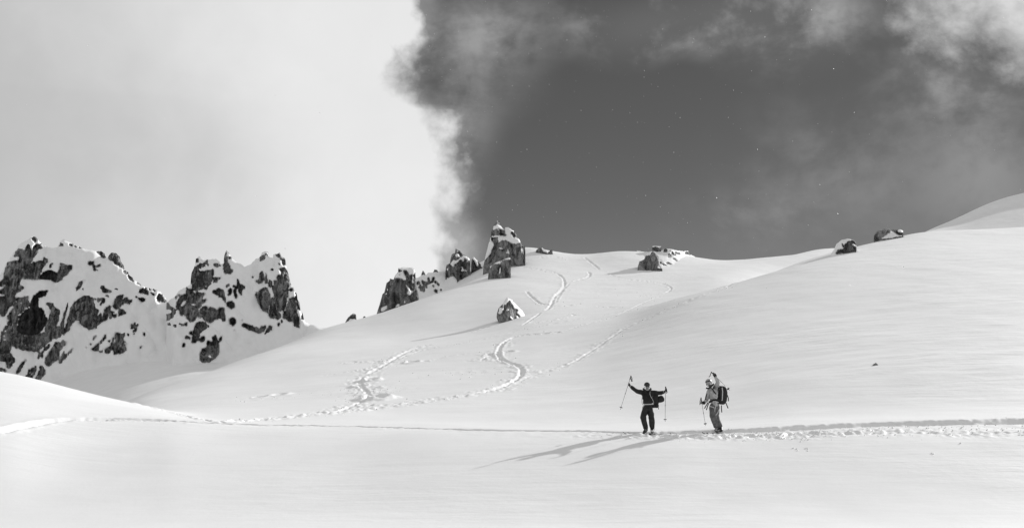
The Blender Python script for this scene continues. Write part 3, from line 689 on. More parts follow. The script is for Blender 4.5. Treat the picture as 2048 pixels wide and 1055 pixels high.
p2 = [('r', Ec([(500,560),(520,450),(580,340),(600,375),(700,368),(825,335),(760,360),(600,400),(660,430),(800,410),(885,390),(885,450),(865,560),(840,640),(750,740),(700,720),(610,770),(540,740),(520,650)])),
 ('r', Ec([(585,275),(598,225),(692,235),(650,265),(600,292)])), ('m', Ec([(600,320),(700,295),(770,240),(830,335),(720,365),(605,385)])),
 ('m', Ec([(885,300),(940,288),(998,320),(992,362),(900,362)])),
 ('r', Ec([(1065,100),(1095,85),(1100,190),(1165,195),(1162,218),(1110,220),(1125,300),(1170,380),(1213,410),(1170,472),(1078,478),(1060,430),(1048,320),(1063,300),(1050,200)])),
 ('r', Ec([(885,538),(1015,528),(940,605),(872,622)])),
 ('r', Ec([(440,700),(520,730),(560,790),(610,780),(760,790),(710,860),(670,960),(640,1050),(600,1190),(570,1270),(480,1260),(430,1170),(330,1130),(310,1060),(270,1080),(265,990),(300,900),(330,830),(430,810)])),
 ('s', Ec([(375,915),(440,915),(405,990),(350,1025),(335,990)])), ('s', Ec([(475,940),(540,965),(600,965),(570,1005),(490,972)])), ('s', Ec([(555,795),(585,840),(550,835)])),
 ('r', Ec([(105,1080),(110,940),(150,960),(170,1010),(240,1035),(268,1090),(200,1200),(120,1243),(55,1190),(60,1150),(200,1110),(190,1060),(130,1050)])),
 ('m', Ec([(240,850),(340,780),(330,860),(250,900)])),
 ('r', Ec([(868,760),(920,730),(990,713),(1052,745),(1062,820),(1087,960),(1020,880),(930,820),(880,790)])),
 ('r', Ec([(772,878),(742,935),(680,990),(655,1060),(648,1050),(670,965),(740,885)])),
 ('r', Ec([(1088,680),(1155,633),(1140,672),(1100,702)])), ('r', Ec([(1168,698),(1198,740),(1150,835),(1118,830),(1128,760)])),
 ('r', Fc([(118,545),(160,640),(233,668),(238,710),(202,742),(190,825),(150,790),(130,722),(50,690),(48,650),(110,680)])), ('r', Fc([(58,718),(102,738),(118,862),(88,882),(60,780)])),
 ('r', Ec([(1108,940),(1180,927),(1233,970),(1228,1030),(1180,1053),(1108,1002)])),
 ('r', Fc([(205,845),(245,852),(245,868)])), ('r', Fc([(200,455),(218,490),(210,490)])),
 ('r', Gc([(655,145),(740,93),(800,130),(860,118),(940,162),(1000,113),(1062,138),(1062,210),(1083,290),(1063,358),(980,290),(900,330),(820,382),(740,342),(700,280),(640,282),(615,270)])),
 ('r', Gc([(555,470),(620,368),(700,353),(760,400),(818,430),(720,500),(660,550),(642,662),(528,713),(522,660)])),
 ('m', Gc([(725,350),(780,350),(770,390),(735,385)])),
 ('r', Gc([(648,640),(680,600),(748,600),(722,682),(668,692)])),
 ('r', Gc([(860,598),(912,583),(942,630),(977,700),(972,892),(890,965),(840,1012),(720,1033),(658,985),(655,880),(690,808),(770,770),(778,680),(800,648),(830,682),(872,692)])), ('s', Gc([(758,912),(820,898),(882,958),(780,937)])),
 ('r', Gc([(1012,588),(1023,640),(980,705),(970,650)])), ('r', Gc([(1158,300),(1243,298),(1258,370),(1190,433),(1148,380)])), ('r', Gc([(1210,478),(1250,495),(1235,500)])),
 ('r', Gc([(118,370),(178,372),(172,412),(122,407)])), ('r', Gc([(218,400),(288,400),(282,438),(222,430)])), ('m', Gc([(300,368),(380,395),(420,350),(472,408),(430,437),(310,402)])), ('m', Gc([(340,225),(395,240),(390,275),(345,255)])),
 ('r', Gc([(430,583),(513,610),(500,645),(405,628)])), ('r', Gc([(380,693),(418,720),(400,762),(360,767)])), ('r', Gc([(485,530),(523,498),(528,560),(480,563)])),
 ('r', Fc([(478,480),(540,418),(552,450),(562,520),(542,600),(500,642),(428,602),(480,550)])), ('m', Fc([(588,428),(602,500),(642,580),(632,632),(570,645),(548,560),(578,520)])),
 ('r', Fc([(418,770),(480,758),(550,698),(622,698),(642,800),(622,950),(640,1080),(640,1090),(540,1090),(500,1010),(450,930)])),
 ('r', Hc([(350,-10),(560,-10),(550,100),(545,240),(510,252),(440,172),(380,72)])),
 ('r', Fc([(785,490),(838,495),(820,380),(900,368),(955,450),(1003,640),(980,680),(948,720),(962,800),(952,900),(940,1090),(640,1090),(680,900),(740,860),(700,740),(688,690),(730,630),(718,590),(770,590),(778,520)])),
 ('m', Fc([(735,150),(830,135),(852,200),(918,230),(913,348),(850,332),(830,220),(760,195)])), ('m', Fc([(720,260),(740,270),(735,400),(720,400)])), ('r', Fc([(790,290),(830,300),(830,330),(800,310)])),
 ('r', Fc([(638,570),(690,598),(702,660),(665,713),(638,650)])), ('r', Fc([(485,260),(520,165),(592,168),(562,232),(500,262)])), ('m', Fc([(535,120),(625,108),(642,200),(600,172)])),
 ('r', Fc([(658,400),(717,383),(717,432)])), ('m', Fc([(408,330),(492,343),(472,382),(420,352)])), ('r', Fc([(322,515),(392,508),(387,532),(328,532)])),
 ('r', Fc([(958,900),(1060,848),(1102,920),(1105,1090),(938,1090)])), ('m', Fc([(1058,768),(1102,798),(1150,1000),(1160,1090),(1118,1060)])), ('m', Fc([(950,730),(1040,690),(1050,750),(980,760)])),
 ('r', Hc([(550,60),(600,30),(640,150),(660,220),(702,260),(702,310),(670,333),(560,312),(538,270)])),
 ('r', Hc([(640,-10),(800,-10),(790,150),(750,232),(720,210),(660,172),(618,120)])),
 ('r', Hc([(800,78),(860,48),(922,90),(932,260),(967,340),(962,452),(888,432),(880,370),(820,362),(738,312),(738,270),(790,150)])),
 ('r', Hc([(163,398),(240,398),(300,425),(400,460),(450,428),(502,423),(482,492),(400,533),(330,495),(260,482),(210,450),(163,432)])),
 ('r', Hc([(538,433),(592,438),(582,482),(478,543),(500,490)])), ('r', Hc([(1003,228),(1027,320),(983,342),(990,290)])),
 ('r', Hc([(180,308),(188,330),(165,388),(155,382)])), ('r', Hc([(668,378),(688,400),(676,443),(664,430)])), ('r', Hc([(703,333),(738,358),(722,383)]))]
build_relief('rocky_peak', 'twin-towered snowy rock peak with a thin leaning spire, standing right of the taller left-edge peak', 'mountain peak',
             sky2, base2, 256.0, p2, 's', step=1.0, thick=16, rough=1.0, seed=200, cs=.85, deep=95, push=(352, 16.0, 30), mb=1.0, skn=1.5, ragged=.36)

Ic = lambda p: C(745, 525, 9.594, p)
Jc = lambda p: C(880, 435, 8.117, p)
Kc = lambda p: C(985, 580, 15.07, p)
Lc = lambda p: C(1265, 480, 15.07, p)
Mc = lambda p: C(1650, 450, 10.55, p)
def ydist(px, py): return hit(px, py)[1]
build_relief('rock_tower', 'broad dark rock tower with overhanging snow cap at the left end of the mound', 'rock tower',
   Ic([(80,985),(95,930),(140,790),(190,600),(225,575),(270,380),(325,350),(335,300),(400,325),(415,300),(440,230),(490,180),(450,130),(455,95),(530,110),(560,80),(650,90),(750,90),(800,120),(820,180),(825,290),(835,430),(870,560),(885,650),(890,740)]),
   Ic([(80,980),(480,850),(890,730)]), 168.0,
   [('s', Ic([(410,330),(440,230),(500,180),(600,160),(600,200),(650,300),(640,350),(560,310),(480,290),(430,310)])), ('r', Ic([(490,210),(555,205),(550,232),(500,230)])),
    ('s', Ic([(560,60),(700,60),(830,100),(820,180),(790,230),(760,220),(700,250),(690,200),(650,150),(560,150),(480,125),(445,90)])),
    ('m', Ic([(270,380),(330,340),(390,370),(380,450),(360,560),(330,640),(290,720),(220,760),(190,720),(240,600),(250,450)])),
    ('s', Ic([(600,400),(660,430),(740,530),(760,580),(700,630),(660,600),(680,520),(640,450)])), ('s', Ic([(150,900),(200,840),(290,820),(280,900),(160,940)])),
    ('m', Ic([(690,250),(740,330),(760,500),(740,480),(700,420),(640,400),(680,300)])), ('s', Ic([(480,790),(520,780),(530,830),(430,870),(400,880)])),
    ('s', Ic([(620,650),(642,640),(622,800),(605,800)])), ('m', Ic([(740,700),(800,680),(790,760),(740,740)])), ('s', Ic([(765,220),(785,230),(780,420),(765,400)])), ('s', Ic([(840,640),(868,640),(850,700),(835,700)]))],
   'r', step=.8, cr=.14, cs=.9, thick=5, rough=.8, edge=3, seed=300, ragged=.22)
build_relief('rock_ridge', 'low snow-filled ridge dotted with dark rocks, between the broad tower and the round tower', 'rocky ridge',
   Ic([(800,420),(825,290),(870,285),(920,260),(965,145),(1010,200),(1022,240),(1060,190),(1160,185),(1190,130),(1245,135),(1252,175),(1320,170),(1400,150),(1500,170),(1620,330)]),
   Ic([(800,760),(1400,530),(1620,440)]), 197.0,
   [('r', Ic([(860,470),(940,410),(950,330),(1000,370),(1060,370),(1050,290),(1100,275),(1110,400),(1170,255),(1193,290),(1160,380),(1050,430),(1000,450),(1010,560),(970,565),(900,520)])),
    ('s', Ic([(935,425),(970,420),(965,450),(935,450)])), ('r', Ic([(1178,370),(1208,328),(1247,370),(1220,422)])), ('r', Ic([(1238,400),(1270,383),(1302,420),(1270,453),(1242,430)])),
    ('r', Ic([(1148,430),(1178,412),(1202,430),(1200,462),(1158,482)])), ('r', Ic([(1180,565),(1200,505),(1262,540),(1240,585)])), ('r', Ic([(1000,450),(1030,425),(1062,440),(1052,492),(1010,480)])),
    ('r', Ic([(930,222),(965,145),(1010,200),(1014,278),(990,205),(950,240)])), ('r', Ic([(1168,182),(1193,128),(1247,138),(1250,178)])), ('r', Ic([(1298,540),(1300,520),(1375,520),(1320,542)])),
    ('r', Ic([(818,560),(872,578),(840,612)])), ('m', Ic([(830,360),(900,330),(940,400),(850,440)])), ('r', Ic([(1290,385),(1330,360),(1310,395)])), ('m', Ic([(1130,610),(1180,590),(1150,600)]))],
   's', step=.8, cr=.14, cs=.9, thick=5, rough=.5, edge=3, seed=310, ragged=.16)
build_relief('rock_tower', 'rounded double rock tower laced with snow, between the low ridge and tallest tower', 'rock tower',
   Jc([(88,900),(95,800),(110,765),(160,740),(170,660),(195,590),(245,572),(250,500),(330,545),(362,585),(400,610),(470,650),(488,700),(492,800),(490,905)]),
   Jc([(88,885),(210,960),(260,1008),(460,970),(492,900)]), ydist(918, 561),
   [('s', Jc([(165,745),(210,685),(270,700),(330,640),(390,610),(475,650),(490,700),(440,690),(400,650),(380,720),(360,690),(330,680),(290,720),(240,760),(230,800),(200,800)])),
    ('m', Jc([(230,900),(290,785),(335,800),(320,880),(260,985),(205,950)])), ('s', Jc([(360,770),(380,830),(440,860),(462,885),(380,872),(340,880),(350,830)])), ('s', Jc([(250,590),(300,585),(325,630),(270,650)])),
    ('s', Jc([(100,825),(155,820),(130,875)])), ('s', Jc([(415,712),(470,712),(470,726),(415,724)]))],
   'r', step=.7, cr=.16, cs=.9, thick=4, rough=.7, edge=3, seed=320, ragged=.22)
build_relief('rock_pinnacle', 'small pointed rock pinnacle just left of the tallest rock tower', 'rock pinnacle',
   Jc([(505,800),(508,760),(515,680),(545,628),(580,670),(640,730),(690,795),(715,850)]), Jc([(505,820),(560,832),(715,800)]), ydist(955, 540),
   [('s', Jc([(520,640),(545,625),(580,665),(640,730),(700,795),(690,810),(640,780),(600,800),(570,740),(560,690),(520,680)])), ('r', Jc([(590,690),(605,700),(665,790),(650,790)]))],
   'r', step=.6, thick=2.5, rough=.4, edge=2, seed=330, ragged=.2)
build_relief('rock_tower', 'tallest rock tower with a knobbed snow-capped summit, dark against the clear sky', 'rock tower',
   Jc([(697,940),(700,800),(740,620),(790,420),(828,300),(830,230),(858,180),(865,130),(900,100),(925,50),(968,62),(972,118),(1050,190),(1060,155),(1110,155),(1200,220),(1247,270),(1242,310),(1290,355),(1310,395),(1335,440),(1380,465),(1386,560),(1340,590),(1360,700),(1364,790)]),
   Jc([(697,915),(800,900),(1130,770),(1200,780),(1290,785),(1364,775)]), ydist(1030, 532),
   [('s', Jc([(855,190),(865,125),(950,110),(1050,190),(1055,212),(960,187),(900,172),(870,215)])), ('s', Jc([(1050,170),(1060,140),(1120,140),(1200,210),(1250,270),(1190,225),(1140,240),(1190,310),(1100,310),(1060,270)])),
    ('s', Jc([(835,305),(960,285),(1060,300),(1180,310),(1300,345),(1310,400),(1250,430),(1200,430),(1140,410),(1060,370),(980,380),(950,420),(940,320),(840,325)])),
    ('s', Jc([(828,310),(870,350),(880,460),(840,550),(790,620),(740,680),(695,790),(715,660),(760,480),(795,380)])), ('r', Jc([(840,320),(880,330),(872,400),(838,370)])),
    ('s', Jc([(938,500),(960,488),(1030,488),(1042,506),(950,511)])), ('s', Jc([(1140,440),(1112,520),(1132,560),(1100,640),(1120,640),(1110,600),(1058,562),(1090,550)])), ('s', Jc([(918,580),(955,575),(930,602)])),
    ('s', Jc([(1300,445),(1330,500),(1340,570),(1318,565),(1310,500)])), ('m', Jc([(1150,740),(1220,695),(1210,750)])), ('m', Jc([(1150,230),(1190,225),(1185,260),(1150,250)])), ('m', Jc([(840,200),(900,190),(900,290),(835,290)]))],
   'r', step=.8, cr=.13, cs=.9, thick=5, rough=.8, edge=3, seed=340, ragged=.22)
build_relief('rock_block', 'squat split rock block in front of the tallest tower, top edge rising to the right', 'rock',
   Jc([(778,1010),(785,900),(808,800),(860,750),(1000,690),(1110,650),(1150,652),(1142,760),(1118,880),(1102,960)]), Jc([(778,1003),(940,975),(1102,940)]), ydist(995, 557),
   [('s', Jc([(800,820),(808,790),(860,745),(1000,685),(1110,640),(1160,650),(1130,680),(1040,690),(980,740),(860,760),(820,820)])), ('s', Jc([(988,740),(1002,740),(972,920),(955,900)])),
    ('s', Jc([(830,870),(882,850),(840,892)])), ('s', Jc([(810,930),(850,920),(830,950)])), ('m', Jc([(850,800),(960,800),(960,815),(850,812)]))],
   'r', step=.6, cr=.12, thick=4, rough=.5, edge=2.5, seed=350, ragged=.18)
build_relief('boulder', 'lone pointed boulder half buried in snow on the middle slope below the towers', 'boulder',
   Kc([(125,800),(130,700),(190,530),(300,420),(400,265),(450,215),(560,260),(680,400),(800,520),(900,620),(960,720),(1000,800)]), Kc([(125,760),(220,960),(600,900),(840,835),(1000,800)]), ydist(1012, 643),
   [('s', Kc([(440,200),(560,250),(690,400),(1010,720),(1010,830),(850,822),(720,680),(765,590),(700,550),(690,600),(630,500),(570,390),(520,310),(480,330),(430,380),(410,440),(360,430),(340,480),(330,600),(280,680),(220,725),(165,700),(190,560),(290,430),(400,250)])),
    ('s', Kc([(400,558),(500,578),(480,645),(420,640)])), ('s', Kc([(470,748),(600,820),(640,880),(600,900),(540,820)])), ('s', Kc([(730,745),(820,830),(730,855),(700,830)])), ('r', Kc([(265,450),(310,440),(300,530),(265,535)])), ('r', Kc([(200,530),(215,550),(175,680),(160,670)])), ('r', Kc([(695,550),(760,590),(720,680),(840,830),(800,820),(690,660)]))],
   'r', step=.6, cr=.3, cs=.7, thick=2.5, rough=.3, edge=3, seed=360, ragged=.12, deep=5, yaw=(1016, 2.3))
build_relief('rock_outcrop', 'blocky dark rock outcrop standing at the foot of the small rock-strewn knoll', 'rock',
   Lc([(160,800),(165,780),(205,640),(350,590),(400,465),(540,435),(560,375),(620,350),(700,395),(790,480),(812,650),(825,760),(900,875),(895,960)]), Lc([(160,795),(350,860),(600,940),(895,960)]), ydist(1305, 542),
   [('s', Lc([(395,470),(420,375),(535,375),(535,460),(440,472)])), ('s', Lc([(720,740),(790,800),(910,880),(830,872),(760,832)])), ('m', Lc([(600,370),(690,380),(680,410),(610,400)]))],
   'r', step=.6, cr=.15, thick=4, rough=.6, edge=2.5, seed=370, ragged=.15, deep=14)
build_relief('rocky_knoll', 'small snowy knoll crowned with a flat square rock and dotted with dark boulders', 'rocky knoll',
   Lc([(40,640),(70,500),(110,440),(130,300),(250,330),(360,352),(500,350),(588,335),(600,180),(700,168),(868,190),(880,320),(930,270),(1010,250),(1150,265),(1300,300),(1550,340),(1600,335),(1680,322),(1750,430),(1880,500),(1990,600),(2080,760)]),
   Lc([(40,560),(500,800),(900,960),(1200,940),(1500,760),(1800,650),(2080,610)]), ydist(1330, 534)+1.5,
   [('r', Lc([(575,340),(600,212),(872,212),(875,352),(740,342)])), ('r', Lc([(925,350),(960,270),(1050,280),(1062,340),(970,357)])), ('r', Lc([(1058,312),(1130,288),(1168,312),(1100,328)])),
    ('r', Lc([(1158,372),(1230,348),(1260,400),(1360,485),(1190,432)])), ('r', Lc([(1258,345),(1400,368),(1445,410),(1370,433),(1280,382)])), ('r', Lc([(1068,418),(1190,428),(1192,502),(1060,512)])),
    ('r', Lc([(1205,540),(1290,528),(1312,580),(1405,640),(1380,655),(1280,600),(1210,572)])), ('r', Lc([(1556,382),(1620,335),(1680,330),(1750,420),(1720,442),(1590,422)])), ('r', Lc([(1545,500),(1650,478),(1690,582),(1560,532)])),
    ('r', Lc([(1775,552),(1845,572),(1800,588)])), ('r', Lc([(815,640),(880,648),(875,722),(820,712)])), ('r', Lc([(985,672),(1050,648),(1195,722),(1180,768),(1100,712),(1050,722)])),
    ('r', Lc([(885,690),(1065,770),(1020,778),(890,732)])), ('r', Lc([(945,888),(1020,868),(1160,922),(1060,900)])), ('r', Lc([(155,388),(350,385),(260,435)])), ('r', Lc([(840,580),(910,610),(850,600)])), ('s', Lc([(600,180),(870,190),(870,212),(600,212)]))],
   's', step=.7, cr=.12, thick=6, rough=.35, edge=3, seed=380, ragged=.10, deep=5, cs=5.0, yaw=(1345, 3.9), push=(1305, 14, 30))
build_relief('boulder', 'round boulder under a smooth domed snow cap, casting a shadow on the right-hand hill', 'boulder',
   Mc([(105,640),(200,500),(240,400),(350,310),(480,283),(600,310),(652,350),(668,450),(660,560)]), Mc([(105,645),(250,628),(660,552)]), ydist(1705, 503) - 2,
   [('r', Mc([(230,600),(260,530),(390,500),(410,470),(410,400),(500,333),(540,328),(620,332),(665,420),(665,465),(640,440),(570,390),(560,400),(655,470),(660,560),(400,612),(390,590),(250,625)])), ('r', Mc([(355,368),(375,400),(405,440),(415,480),(365,430)])), ('s', Mc([(560,395),(600,385),(650,430),(655,470),(600,420)]))],
   's', step=.6, cr=.15, cs=.8, thick=3, rough=.25, edge=3, seed=390, skn=.3, ragged=.12, deep=12)
build_relief('boulder', 'long low boulder on the crest of the right-hand hill, snow patches on its right half', 'boulder',
   Mc([(1030,300),(1035,220),(1080,150),(1140,100),(1280,75),(1380,90),(1500,95),(1560,88),(1640,108),(1655,160),(1635,215)]), Mc([(1030,292),(1180,280),(1635,215)]), ydist(1775, 479) + 1.5,
   [('s', Mc([(1190,275),(1350,170),(1380,130),(1430,140),(1500,180),(1560,212),(1640,208),(1640,240),(1200,300)])), ('s', Mc([(1540,110),(1570,85),(1660,105),(1650,160),(1550,150)])), ('s', Mc([(1380,88),(1400,85),(1440,115),(1420,115)])), ('s', Mc([(1110,130),(1140,120),(1145,145),(1115,145)]))],
   'r', step=.6, cr=.2, cs=2.2, thick=3, rough=.35, edge=2.5, seed=400, ragged=.10, deep=10)
Tc = lambda p: C(680, 430, 4.22, p)
build_relief('rock', 'low broken rocks on the skyline right of the tallest tower', 'rock',
   Tc([(1650,310),(1660,290),(1685,272),(1700,268),(1720,285),(1750,300),(1768,308),(1772,296),(1792,294),(1800,350)]), Tc([(1650,310),(1700,320),(1760,340),(1800,350)]), 203.0,
   [('s', Tc([(1700,270),(1720,282),(1765,300),(1755,322),(1715,312)]))], 'r', step=.6, thick=2.5, rough=.3, edge=2, seed=410, ragged=.12, deep=10)
build_relief('rock', 'small rounded rock on the mound skyline, far left of the broad tower', 'rock',
   Tc([(40,915),(55,880),(85,845),(118,826),(135,840),(138,880),(140,900)]), Tc([(40,912),(90,905),(140,890)]), 158.0,
   [('s', Tc([(40,915),(80,880),(100,870),(132,882),(140,905),(90,915)]))], 'r', step=.5, thick=2, rough=.2, edge=2, seed=420, ragged=.12, deep=10)
build_relief('rock', 'tiny rock tip on the mound skyline beside the small rounded rock', 'rock',
   Tc([(192,870),(198,855),(212,852),(217,864),(222,868)]), Tc([(192,868),(222,862)]), 158.0, [], 'r', step=.4, thick=1, rough=.1, edge=1.2, seed=425, deep=8)
yy_ = ydist(1752, 731)
build_relief('stone', 'tiny dark stone poking out of the open snow of the right-hand hill, above the skiers', 'stone',
   [(1743,731),(1748,727),(1752,724.5),(1755,727),(1758,731)], [(1743,730.5),(1758,730.5)], yy_, [], 'r', step=.4, thick=.3, rough=.05, edge=1.2, seed=430, deep=5)
# ------------------------------------------------------------------ people and their gear
M_SKIN = plain('skin_tone', 0.30, .55, .35, .08); M_DARKJ = plain('charcoal_jacket_fabric', 0.022, .8, .2, .35, 9)
M_DARKT = plain('dark_trouser_fabric', 0.030, .8, .2, .35, 9); M_GREYJ = plain('pale_grey_jacket_fabric', 0.40, .75, .2, .25, 8)
M_MIDT = plain('mid_grey_trouser_fabric', 0.115, .8, .2, .3, 8); M_BLACK = plain('black_webbing', 0.012, .7, .3, .3)
M_PACK = plain('black_pack_fabric', 0.014, .6, .35, .4); M_STRAP = plain('pale_webbing', 0.55, .7, .3, .15)
M_HAT = plain('grey_knit', 0.055, .95, .1, .35, 40); M_HELM = plain('pale_helmet_shell', 0.34, .35, .5, .15)
M_LENS = plain('dark_goggle_lens', 0.012, .08, .7, .1, bump=0); M_ALU = plain('aluminium', 0.30, .35, .5, .1, metal=.6, bump=0)
M_BOOT = plain('boot_plastic', 0.02, .4, .5, .3); M_BOOTL = plain('pale_boot_plastic', 0.5, .4, .5, .1); M_SKI = plain('ski_topsheet', 0.05, .3, .5, .3)
M_SCARF = plain('pale_neck_gaiter', 0.34, .8, .2, .2, 30); M_HAIR = plain('dark_hair', 0.03, .8, .2, .3, 60)

def skin(name, nodes, edges, mat, parent, origin, sub=2, rootn=None):
    """one continuous skinned body from joints: nodes = {key: (world position, radius)}"""
    keys = list(nodes); me = bpy.data.meshes.new(name + '_joints')
    me.from_pydata([tuple(Vector(nodes[k][0]) - origin) for k in keys], [(keys.index(a), keys.index(b)) for a, b in edges], [])
    o = bpy.data.objects.new(name, me); SC.collection.objects.link(o)
    md = o.modifiers.new('skin', 'SKIN'); md.use_smooth_shade = True
    sv = me.skin_vertices[0].data
    for i, k in enumerate(keys):
        r = nodes[k][1]; r = (r, r) if not isinstance(r, tuple) else r
        sv[i].radius = r; sv[i].use_root = (k == (rootn or keys[0]))
    sb = o.modifiers.new('sub', 'SUBSURF'); sb.levels = sub; sb.render_levels = sub
    dg = bpy.context.evaluated_depsgraph_get(); dg.update()
    m2 = bpy.data.meshes.new_from_object(o.evaluated_get(dg)); m2.name = name
    m2.materials.clear(); m2.materials.append(mat)
    bpy.data.objects.remove(o); n = bpy.data.objects.new(name, m2); SC.collection.objects.link(n)
    for p_ in m2.polygons: p_.use_smooth = True
    n.parent = parent; return n
def lathe_between(name, p0, p1, prof, mat, parent, origin, n=10):
    """round body along p0-p1; prof = [(t, radius)]"""
    p0 = Vector(p0); p1 = Vector(p1); d = p1 - p0; q = d.to_track_quat('Z', 'Y').to_matrix()
    V = []; Fs = []
    for t, r in prof:
        for k in range(n):
            a = 2*math.pi*k/n; V.append(tuple(p0 + d*t + q @ Vector((r*math.cos(a), r*math.sin(a), 0)) - origin))
    for i in range(len(prof)-1):
        for k in range(n): Fs.append((i*n+k, i*n+(k+1) % n, (i+1)*n+(k+1) % n, (i+1)*n+k))
    return mesh_obj(name, V, Fs, mat, parent)
def ellipsoid(name, c, r, mat, parent, origin, rot=None, cut=None, pw=1.0, nu=20, nv=14, bumpy=0.0):
    V = []; Fs = []; rot = rot or Matrix.Identity(3)
    for j in range(nv+1):
        th = math.pi*j/nv
        for i in range(nu):
            ph = 2*math.pi*i/nu
            d = Vector((math.sin(th)*math.cos(ph), math.sin(th)*math.sin(ph), math.cos(th)))
            e = Vector([math.copysign(abs(t)**pw, t) for t in d])
            if cut is not None and e.z < cut: e.z = cut
            s_ = 1 + bumpy*math.sin(3*ph+2*th)*math.sin(5*th)
            V.append(tuple(Vector(c) + rot @ Vector((e.x*r[0]*s_, e.y*r[1]*s_, e.z*r[2])) - origin))
    for j in range(nv):
        for i in range(nu): Fs.append((j*nu+i, (j+1)*nu+i, (j+1)*nu+(i+1) % nu, j*nu+(i+1) % nu))
    return mesh_obj(name, V, Fs, mat, parent)
def strap(name, pts, w, th, mat, parent, origin, nrm=(0, -1, 0)):
    V = []; Fs = []; pts = [Vector(p) for p in pts]
    for i, p in enumerate(pts):
        t = (pts[min(i+1, len(pts)-1)] - pts[max(i-1, 0)]).normalized(); n = Vector(nrm); s = t.cross(n).normalized(); n = s.cross(t)
        for a, b in ((-1,-1),(1,-1),(1,1),(-1,1)): V.append(tuple(p + s*a*w/2 + n*b*th/2 - origin))
    for i in range(len(pts)-1):
        for k in range(4): Fs.append((i*4+k, i*4+(k+1) % 4, (i+1)*4+(k+1) % 4, (i+1)*4+k))
    Fs += [(3,2,1,0), tuple((len(pts)-1)*4+k for k in range(4))]
    return mesh_obj(name, V, Fs, mat, parent, smooth_=False)
def pole(top, tip, label, strap_pts=None):
    top = Vector(top); tip = Vector(tip); L = (tip-top).length; u = (tip-top).normalized(); org = tip.copy()
    r = empty('ski_pole', org, label, 'ski pole', 'ski poles held by the two skiers')
    lathe_between('grip', top, top + u*.15, [(0,.001),(0,.017),(.08,.020),(.25,.016),(.6,.017),(.9,.018),(1,.011),(1,.001)], M_BLACK, r, org)
    lathe_between('shaft', top + u*.14, tip - u*.02, [(0,.0095),(.45,.0095),(.46,.0135),(.50,.0135),(.51,.0085),(1,.007)], M_ALU, r, org, 8)
    lathe_between('tip', tip - u*.03, tip, [(0,.008),(.6,.006),(1,.001)], M_BLACK, r, org, 8)
    bc = tip - u*.085
    lathe_between('basket', bc - u*.012, bc + u*.012, [(0,.010),(0,.05),(.5,.056),(1,.05),(1,.010)], M_BLACK, r, org, 14)
    if strap_pts: strap('wrist_strap', strap_pts, .024, .006, M_BLACK, r, org)
    return r
def glove(wrist, pole_pt, fwd, mat, parent, org, side=1):
    """palm and five bent fingers closed round the pole grip"""
    w = Vector(wrist); p = Vector(pole_pt); f = (p - w).normalized(); ax = Vector(fwd).normalized()
    out = f.cross(ax).normalized()
    palm = w + f*.055
    nodes = {'w': (w, .040), 'c': (w - f*.06, .050), 'p': (palm, (.046, .036))}; edges = [('c', 'w'), ('w', 'p')]
    for i, (off, ln) in enumerate([(-.034,.030),(-.011,.034),(.012,.032),(.034,.026)]):
        b = palm + ax*off + f*.028; c1 = b + f*ln*.8 + out*side*.026; c2 = c1 + out*side*.004 - f*.034 + out*side*.012; c3 = c2 - f*.022 - out*side*.010
        for k, (q, rr) in enumerate([(b,.0125),(c1,.012),(c2,.011),(c3,.009)]): nodes[f'{i}{k}'] = (q, rr)
        edges += [('p', f'{i}0'), (f'{i}0', f'{i}1'), (f'{i}1', f'{i}2'), (f'{i}2', f'{i}3')]
    tb = palm - ax*.035 - f*.02; t1 = tb - ax*.012 + f*.030 + out*side*.026; t2 = t1 + f*.022 + ax*.016
    nodes.update({'t0': (tb, .014), 't1': (t1, .0125), 't2': (t2, .010)}); edges += [('p', 't0'), ('t0', 't1'), ('t1', 't2')]
    return skin('glove', nodes, edges, mat, parent, org, 1)

